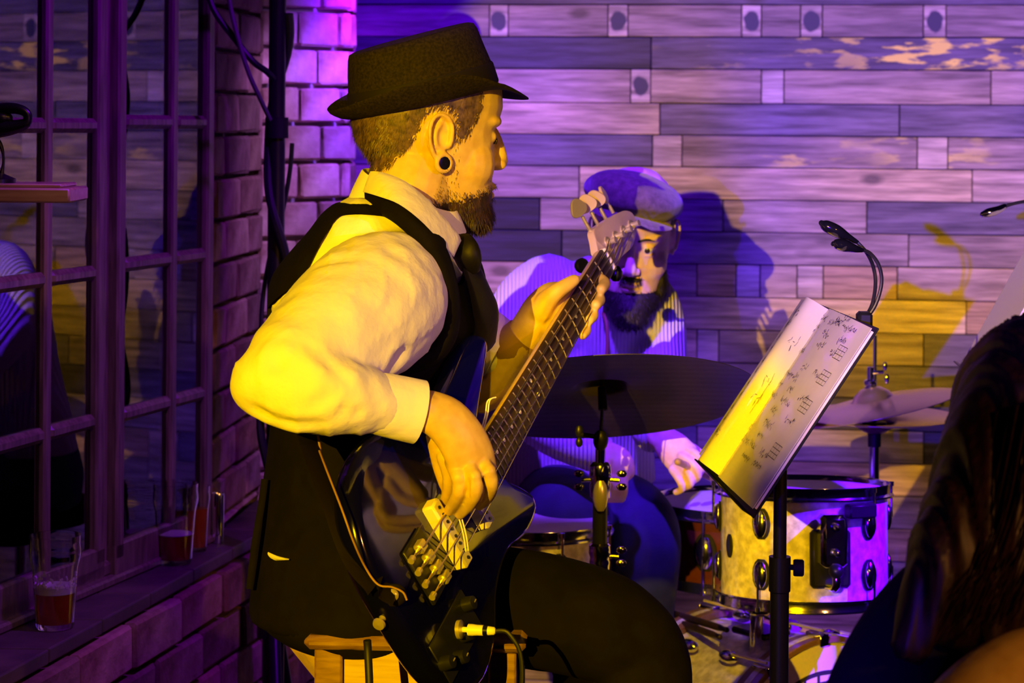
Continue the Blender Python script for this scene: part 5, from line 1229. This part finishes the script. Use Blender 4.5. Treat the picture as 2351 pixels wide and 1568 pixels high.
# sweater
mb = MB(); rs = []
for py, px, d, a, b_ in crv([[1105, 1312, 4.50, .175, .14], [1020, 1315, 4.49, .168, .135], [900, 1328, 4.47, .162, .13], [780, 1340, 4.45, .168, .13], [690, 1350, 4.43, .172, .12], [640, 1368, 4.42, .140, .10], [608, 1400, 4.41, .088, .078], [588, 1425, 4.40, .070, .068]], 3):
    c_ = P(px, py, d); rs.append([c_ + V(a * math.cos(t), b_ * math.sin(t), 0) for t in [2 * math.pi * j / 32 for j in range(32)]])
mb.rings(rs)
mb.ctube([(1440, 670, 4.42, .07), (1490, 710, 4.40, .066), (1512, 800, 4.38, .058), (1508, 890, 4.30, .053), (1495, 960, 4.20, .046), (1498, 992, 4.14, .040)], 4, 20)
mb.ctube([(1260, 660, 4.43, .07), (1205, 700, 4.41, .066), (1165, 800, 4.37, .060), (1175, 905, 4.26, .054), (1270, 990, 4.15, .047), (1365, 1036, 4.08, .040)], 4, 20)
def sw_post(co, no):
    for a, b, d, w, dep in (((1400, 700), (1385, 830), .010, .014, 4.31), ((1440, 740), (1500, 640), .006, .012, 4.31), ((1240, 700), (1320, 790), .006, .014, 4.32), ((1280, 850), (1340, 790), .007, .012, 4.32), ((1160, 760), (1240, 900), .006, .012, 4.32)):
        co = fold(co, no, P(a[0], a[1], dep), P(b[0], b[1], dep), d, w)
    return co
organic('sweater', mb, .007, M['sweater'], dm, 4, sw_post)
mb = MB(); q = crv([list(P(*a)) for a in ((1378, 706, 4.33), (1392, 740, 4.30), (1394, 800, 4.29), (1388, 850, 4.29))], 5); mb.tube(q, .004, 8); mb.build('drawstring', M['strap_edge'], dm)
# jeans
mb = MB()
mb.ctube([(1312, 1090, 4.50, .165, .14), (1315, 1180, 4.52, .175, .15)], 3, 24, side=(1, 0, 0))
mb.ctube([(1260, 1160, 4.48, .085), (1290, 1165, 4.30, .082), (1310, 1185, 4.14, .070, .075), (1330, 1300, 4.12, .062), (1350, 1500, 4.16, .055), (1360, 1680, 4.2, .05)], 4, 20)
mb.ctube([(1380, 1170, 4.5, .085), (1440, 1185, 4.32, .082), (1480, 1240, 4.20, .072), (1480, 1380, 4.20, .06), (1470, 1640, 4.28, .05)], 4, 20)
organic('jeans', mb, .009, M['jeans'], dm, 3)
for px, d in ((1362, 4.2), (1470, 4.28)):
    c_ = P(px, 1600, d); mb = MB(); mb.ltube([(c_.x, d + .06, FLOOR + .035, .034, .032), (c_.x, d, FLOOR + .045, .04, .04), (c_.x, d - .10, FLOOR + .034, .044, .03), (c_.x, d - .17, FLOOR + .026, .036, .022)], 3, 14, side=(1, 0, 0)); mb.build('shoe', M['dblack'], dm)
th = thing('drum_throne', V(P(1315, 1200, 4.55).x, 4.55, FLOOR), 'round black drum throne under the drummer', 'stool')
tz = P(1315, 1225, 4.55).z; tx = P(1315, 1200, 4.55).x
MB().lathe((tx, 4.55, tz), (0, 0, 1), [(.0001, -.05), (.15, -.05), (.165, -.035), (.165, -.012), (.15, 0), (.0001, .004)], 36).build('seat', M['vest'], th)
MB().tube([(tx, 4.55, FLOOR + .1), (tx, 4.55, tz - .05)], .013, 12).build('post', M['chrome'], th)
for a in (80, 200, 320): d = V(math.cos(R(a)), math.sin(R(a)), 0); MB().tube([V(tx, 4.55, FLOOR + .25), V(tx, 4.55, FLOOR + .01) + d * .22], .008, 8).build('leg', M['chrome'], th)
q0, q1 = P(1582, 1072, 4.035), P(1700, 1135, 4.24)
tag(MB().tube([P(1556, 1060, 3.98), q0, q1, P(1706, 1138, 4.25)], [.0068, .0068, .0045, .0055], 10, rnd=True).build('drumstick', M['maple'], None), 'pale wooden drumstick held in the drummer\'s hand', 'drumstick')

# ================================================================== MUSIC STAND, BINDER, LAMPS
bwL = P(1605, 1045, 3.35); bwR = P(1732, 1175, 2.86); bwR.z = bwL.z = (bwL.z + bwR.z) / 2
bh = V(.159, 0, .240); bw = bwR - bwL; bh = bh - bw.normalized() * bh.dot(bw.normalized()); bn = bh.cross(bw).normalized()
if bn.x > 0: bn = -bn
hl = bh.length; hu = bh.normalized(); wu = bw.normalized(); wl = bw.length
def bk_(u, v, n=0): return bwL + wu * (u * wl) + hu * v + bn * n
bkax = (wu, hu, bn)
bind = thing('music_binder', bk_(.5, 0), 'open binder of handwritten song sheets in clear sleeves, on the music stand', 'binder')
MB().bbox(bk_(.25, hl / 2 - .002, -.004), (wl * .25 - .002, hl / 2 + .006, .0015), bkax, .001).build('cover', M['black_metal'], bind)
MB().bbox(bk_(.75, hl / 2 - .002, -.004), (wl * .25 - .002, hl / 2 + .006, .0015), bkax, .001).build('cover', M['black_metal'], bind)
MB().bbox(bk_(.5, hl / 2 - .002, -.006), (.012, hl / 2 + .006, .002), bkax, .001).build('spine', M['black_metal'], bind)
pL = [(0.012, .0), (.10, .006), (.24, .018), (.34, .030), (.40, .029), (.46, .012), (.495, .0)]
pR = [(.505, .0), (.515, .008), (.54, .014), (.62, .015), (.75, .012), (.90, .006), (.99, .001)]
def page(pr, lift, mt, name, v0=.004, v1=None, th=.0012, par=None):
    v1 = v1 or hl - .004; c_ = crv([list(x) for x in pr], 4); rs = []
    for i in range(9):
        v = v0 + (v1 - v0) * i / 8
        up_ = [bk_(u, v, n + lift) for u, n in c_]; dn = [bk_(u, v, max(-.002, n + lift - th)) for u, n in c_][::-1]; rs.append(up_ + dn)
    return MB().rings(rs).build(name, mt, par or bind, True, angle=50)
for pr, nm in ((pL, 'page'), (pR, 'page')):
    stk_ = page(pr, 0, M['paper'], 'page_block', th=.012)
    page(pr, .0022, M['paper'], 'page', .002, hl - .001, .0006)
def pn(pr, u):
    c_ = crv([list(x) for x in pr], 6)
    for a, b in zip(c_, c_[1:]):
        if a[0] <= u <= b[0]: return a[1] + (b[1] - a[1]) * (u - a[0]) / max(1e-6, b[0] - a[0])
    return 0
rnd = random.Random(4)
wr = MB()
def stroke(pr, u, v, du, dv, w=.0011):
    a = bk_(u, v, pn(pr, u) + .0034); b = bk_(min(.985, u + du), v + dv, pn(pr, min(.985, u + du)) + .0034); d = (b - a)
    if d.length < 1e-5: return
    s_ = bn.cross(d.normalized()) * (w / 2); wr.add([a - s_, a + s_, b + s_, b - s_], [(0, 1, 2, 3)])
def scribble(pr, u, v, n, step=.006, h=.007):
    for k in range(n):
        uu = u + k * step / wl
        for _ in range(3):
            stroke(pr, uu + rnd.uniform(0, .4) * step / wl, v + rnd.uniform(0, h), rnd.uniform(-.5, .7) * step / wl, rnd.uniform(-.8, .8) * h)
for v in [hl - .02 - .0185 * k for k in range(14)]:
    for u in (.53, .66, .80):
        if rnd.random() < .8: scribble(pR, u + rnd.uniform(-.01, .02), v, rnd.randint(4, 9))
for v in (hl - .06, hl - .10, hl - .145, .07):     # chord boxes
    for a, b, c_, d in ((.86, 0, .07, 0), (.86, .02, .07, 0), (.86, 0, 0, .02), (.93, 0, 0, .02), (.883, 0, 0, .02), (.906, 0, 0, .02), (.86, .0067, .07, 0), (.86, .0133, .07, 0)): stroke(pR, a, v + b, c_, d, .0008)
scribble(pR, .70, hl - .014, 8, .007, .010); scribble(pR, .86, hl - .018, 4, .006, .005)
for v in (hl - .075, hl - .14, hl - .17): scribble(pL, .425, v, 3, .006, .014)
for v in [hl - .03 - .021 * k for k in range(11)]:
    scribble(pL, .10 + rnd.uniform(0, .04), v, rnd.randint(6, 14)); 
    if rnd.random() < .6: scribble(pL, .30, v, rnd.randint(3, 8))
for v in (.10, .125): stroke(pL, .45, v, .0, .03, .001)
wr.build('handwriting', M['ink'], bind, False, fixn=False)
# desk
ms = thing('music_stand', V(P(1795, 1300, 3.09).x, 3.10, FLOOR), 'black music stand holding the open binder, pole in front of the tom', 'music stand')
MB().bbox(bk_(.5, hl * .42, -.010), (wl * .44, hl * .44, .0015), bkax, .001).build('desk', M['black_metal'], ms)
MB().bbox(bk_(.5, -.0075, -.001), (wl * .44, .0012, .010), bkax, .001).build('ledge', M['black_metal'], ms)
pxm = P(1800, 1100, 3.09).x - .004; hub = bk_(.5, hl * .42, -.024)
MB().tube([hub, V(pxm, 3.10, hub.z - .06), V(pxm, 3.10, hub.z - .10)], .009, 12).build('neck', M['black_metal'], ms)
MB().bbox(bk_(.5, hl * .42, -.018), (.035, .03, .007), bkax, .003).build('bracket', M['black_metal'], ms)
zc = P(1795, 1300, 3.1).z
MB().tube([V(pxm, 3.10, hub.z - .07), V(pxm, 3.10, zc)], .0095, 16).build('inner_tube', M['black_metal'], ms)
MB().tube([V(pxm, 3.10, zc - .02), V(pxm, 3.10, FLOOR + .06)], .0135, 16).build('outer_tube', M['black_metal'], ms)
MB().lathe(V(pxm, 3.10, zc), (0, 0, 1), [(.010, .014), (.0155, .014), (.0155, -.035), (.0135, -.037), (.0135, -.03), (.010, -.03)], 20, closed=True).build('collar', M['black_metal'], ms)
MB().tube([V(pxm + .012, 3.095, zc + .0), V(pxm + .022, 3.09, zc)], .004, 8).lathe(V(pxm + .018, 3.09, zc), (1, -.1, 0), [(.0001, 0), (.011, 0), (.012, .002), (.012, .013), (.010, .015), (.0001, .015)], 18).build('knob', M['rubber'], ms)
for a in (0, 120, 240):
    d = V(math.cos(R(a + 15)), math.sin(R(a + 15)), 0); lg = MB().tube([V(pxm, 3.10, FLOOR + .30) + d * .014, V(pxm, 3.10, FLOOR + .012) + d * .27], .007, 8).build('leg', M['black_metal'], ms)
    MB().ell(V(pxm, 3.10, FLOOR + .012) + d * .272, (.012, .012, .011), n=10).build('rubber_foot', M['rubber'], lg)
lt = thing('clip_lamp', P(1985, 745, 3.02), 'small black clip-on lamp with two bent necks on the binder top', 'lamp')
MB().bbox(P(1984, 742, 3.0), (.010, .014, .016), b=.004).build('clip', M['black_metal'], lt)
for rows_, hd, nm in (([(1984, 738, 3.0), (2010, 700, 3.0), (2024, 650, 3.0), (2018, 610, 3.0), (1998, 582, 3.0), (1975, 572, 2.995)], [(1978, 574, 2.995, .0035), (1960, 570, 2.99, .010, .006), (1938, 563, 2.99, .014, .009), (1920, 560, 2.99, .010, .007), (1914, 560, 2.99, .004, .004)], 1),
                      ([(1980, 738, 3.03), (2002, 700, 3.04), (2010, 650, 3.04), (2004, 610, 3.04), (1988, 578, 3.03), (1962, 550, 3.03)], [(1968, 556, 3.03, .003), (1945, 544, 3.025, .007, .006), (1920, 530, 3.02, .011, .009), (1896, 518, 3.02, .010, .008), (1886, 512, 3.02, .004, .004)], 0)):
    MB().tube(crv([list(P(*a)) for a in rows_], 6), .0026, 8).build('neck', M['black_metal'], lt)
    MB().ctube(hd, 4, 12, side=(0, 1, 0)).build('lamp_head', M['dblack'], lt)
# second stand with a bright sheet at the edge of the picture
L2 = P(2213, 834, 3.95); h2 = P(2400, 500, 3.95) - L2; R2 = P(2262, 840, 3.66); R2.z = L2.z
w2 = R2 - L2; n2 = h2.cross(w2).normalized()
if n2.x > 0: n2 = -n2
a2 = (w2.normalized(), h2.normalized(), n2)
m2 = thing('music_stand', V(L2.x + .1, 3.8, FLOOR), 'second black music stand at the picture edge, behind the dark-haired listener', 'music stand')
MB().bbox(L2 + w2 / 2 + h2 * .45 - n2 * .010, (w2.length * .55, h2.length * .47, .0015), a2, .001).build('desk', M['black_metal'], m2)
MB().bbox(L2 + w2 / 2 - h2 * .02 + n2 * .003, (w2.length * .55, .0015, .013), a2, .001).build('ledge', M['black_metal'], m2)
c_ = L2 + w2 / 2 + h2 * .4 - n2 * .02
MB().tube([c_, V(c_.x + .01, c_.y, c_.z - .10), V(c_.x + .01, c_.y, FLOOR + .05)], .010, 12).build('pole', M['black_metal'], m2)
for a in (0, 120, 240): d = V(math.cos(R(a)), math.sin(R(a)), 0); MB().tube([V(c_.x + .01, c_.y, FLOOR + .25), V(c_.x + .01, c_.y, FLOOR + .01) + d * .25], .007, 8).build('leg', M['black_metal'], m2)
tag(MB().bbox(L2 + w2 / 2 + h2 * .5 + n2 * .001, (w2.length * .5, h2.length * .5, .003), a2, .001).build('sheet_music', M['whitepl'], None, False), 'stack of white sheets seen edge-on on the second music stand', 'paper')
l2 = thing('clip_lamp', P(2400, 490, 3.9), 'clip-on lamp with one shiny head above the white sheets', 'lamp')
MB().bbox(P(2400, 498, 3.85), (.012, .016, .018), b=.004).build('clip', M['black_metal'], l2)
MB().tube(crv([list(P(*a)) for a in ((2400, 495, 3.85), (2415, 470, 3.85), (2390, 460, 3.85), (2350, 463, 3.85), (2318, 470, 3.85), (2300, 478, 3.85))], 6), .003, 8).build('neck', M['black_metal'], l2)
MB().ctube([(2306, 474, 3.85, .005), (2290, 482, 3.85, .010, .007), (2270, 488, 3.85, .011, .008), (2256, 492, 3.85, .005, .005)], 4, 12, side=(0, 1, 0)).build('lamp_head', M['chrome'], l2)

# ================================================================== LISTENER IN FRONT
wo = thing('person', P(2420, 1568, 2.15), 'person with long dark auburn hair and a black top, watching from the front', 'person')
HWm = fmat(P(2430, 1020, 2.15), (.35, .9, 0), (0, 0, 1), .88)
mb = MB(); head(mb, HWm, {'slices': SL})
mb.ctube([(2425, 1010, 2.14, .055), (2425, 1180, 2.14, .052), (2430, 1300, 2.14, .075)], 4, 16)
mb.ctube([(2440, 1330, 2.14, .10, .09), (2450, 1500, 2.15, .15, .10), (2450, 1800, 2.16, .15, .11), (2450, 2300, 2.18, .15, .12)], 3, 20, side=(1, 0, 0))
mb.ctube([(2350, 1400, 2.12, .07), (2190, 1440, 2.10, .062), (2060, 1600, 2.08, .050), (1990, 1800, 2.06, .045), (2080, 2000, 1.98, .040), (2220, 2050, 1.92, .03)], 4, 16)
mb.ctube([(2560, 1400, 2.12, .07), (2500, 1560, 1.98, .058), (2360, 1600, 1.90, .058), (2230, 1680, 1.86, .050), (2150, 1800, 1.84, .042)], 4, 16)
wb_ = organic('body', mb, .006, M['skin'], wo, 3)
mb = MB()
mb.ctube([(2440, 1345, 2.14, .08, .08), (2445, 1400, 2.14, .125, .10), (2450, 1560, 2.15, .155, .108), (2450, 1800, 2.16, .158, .118), (2450, 2300, 2.18, .16, .13)], 3, 24, side=(1, 0, 0))
mb.ctube([(2330, 1390, 2.13, .078), (2180, 1440, 2.105, .072), (2050, 1590, 2.08, .062), (1985, 1760, 2.065, .055), (1975, 1850, 2.05, .052)], 4, 20)
organic('top', mb, .008, M['top'], wo, 4)
mb = MB()
mb.ell(P(2425, 955, 2.15), (.101, .118, .104), n=32)
mb.ctube([(2422, 920, 2.13, .088, .095), (2412, 1000, 2.11, .097, .10), (2390, 1080, 2.09, .098, .085), (2360, 1200, 2.07, .098, .075), (2320, 1320, 2.05, .095, .060), (2290, 1430, 2.04, .075, .045)], 5, 28, side=(1, 0, 0))
mb.ctube([(2270, 1050, 2.09, .035), (2225, 1170, 2.06, .040), (2180, 1290, 2.04, .040), (2130, 1400, 2.03, .030), (2090, 1480, 2.02, .018)], 4, 16)
def hair_post(co, no):
    x, y, z = co.T; k = (x * 260 + y * 90 + 4 * np.sin(z * 9) + 1.5 * np.sin(z * 23 + x * 20)); return co + no * (np.sin(k) * .0022 + np.sin(k * 2.7) * .0012)[:, None]
hw_ = organic('hair', mb, .005, M['hair_long'], wo, 3, hair_post)
rnd = random.Random(8); ms_ = MB()
for i in range(260):
    x0 = rnd.uniform(2215, 2500); y0 = 900 + abs(x0 - 2420) * .35; e = rnd.uniform(-1, 1)
    dx = (x0 - 2420) * .28; d0 = 2.045 - .03 * rnd.random() + (abs(x0 - 2420) / 200) ** 2 * .07
    q = crv([[x0, y0, d0], [x0 - 18 + dx * .3, y0 + 130, d0 - .015], [x0 - 40 + dx * .7, y0 + 260 + e * 20, d0 - .02], [x0 - 78 + dx * 1.0, y0 + 380 + e * 30, d0 - .03], [x0 - 120 + dx * 1.2, y0 + 480 + e * 60, d0 - .04]], 4)
    ms_.tube([P(*a) for a in q], [.0010 * (1 - .8 * j / len(q)) + .0002 for j in range(len(q))], 4)
ms_.build('hair_strands', M['hair_long'], hw_, True, fixn=False)
for o in list(bpy.data.objects):
    if '_e' in o.keys(): del o['_e']
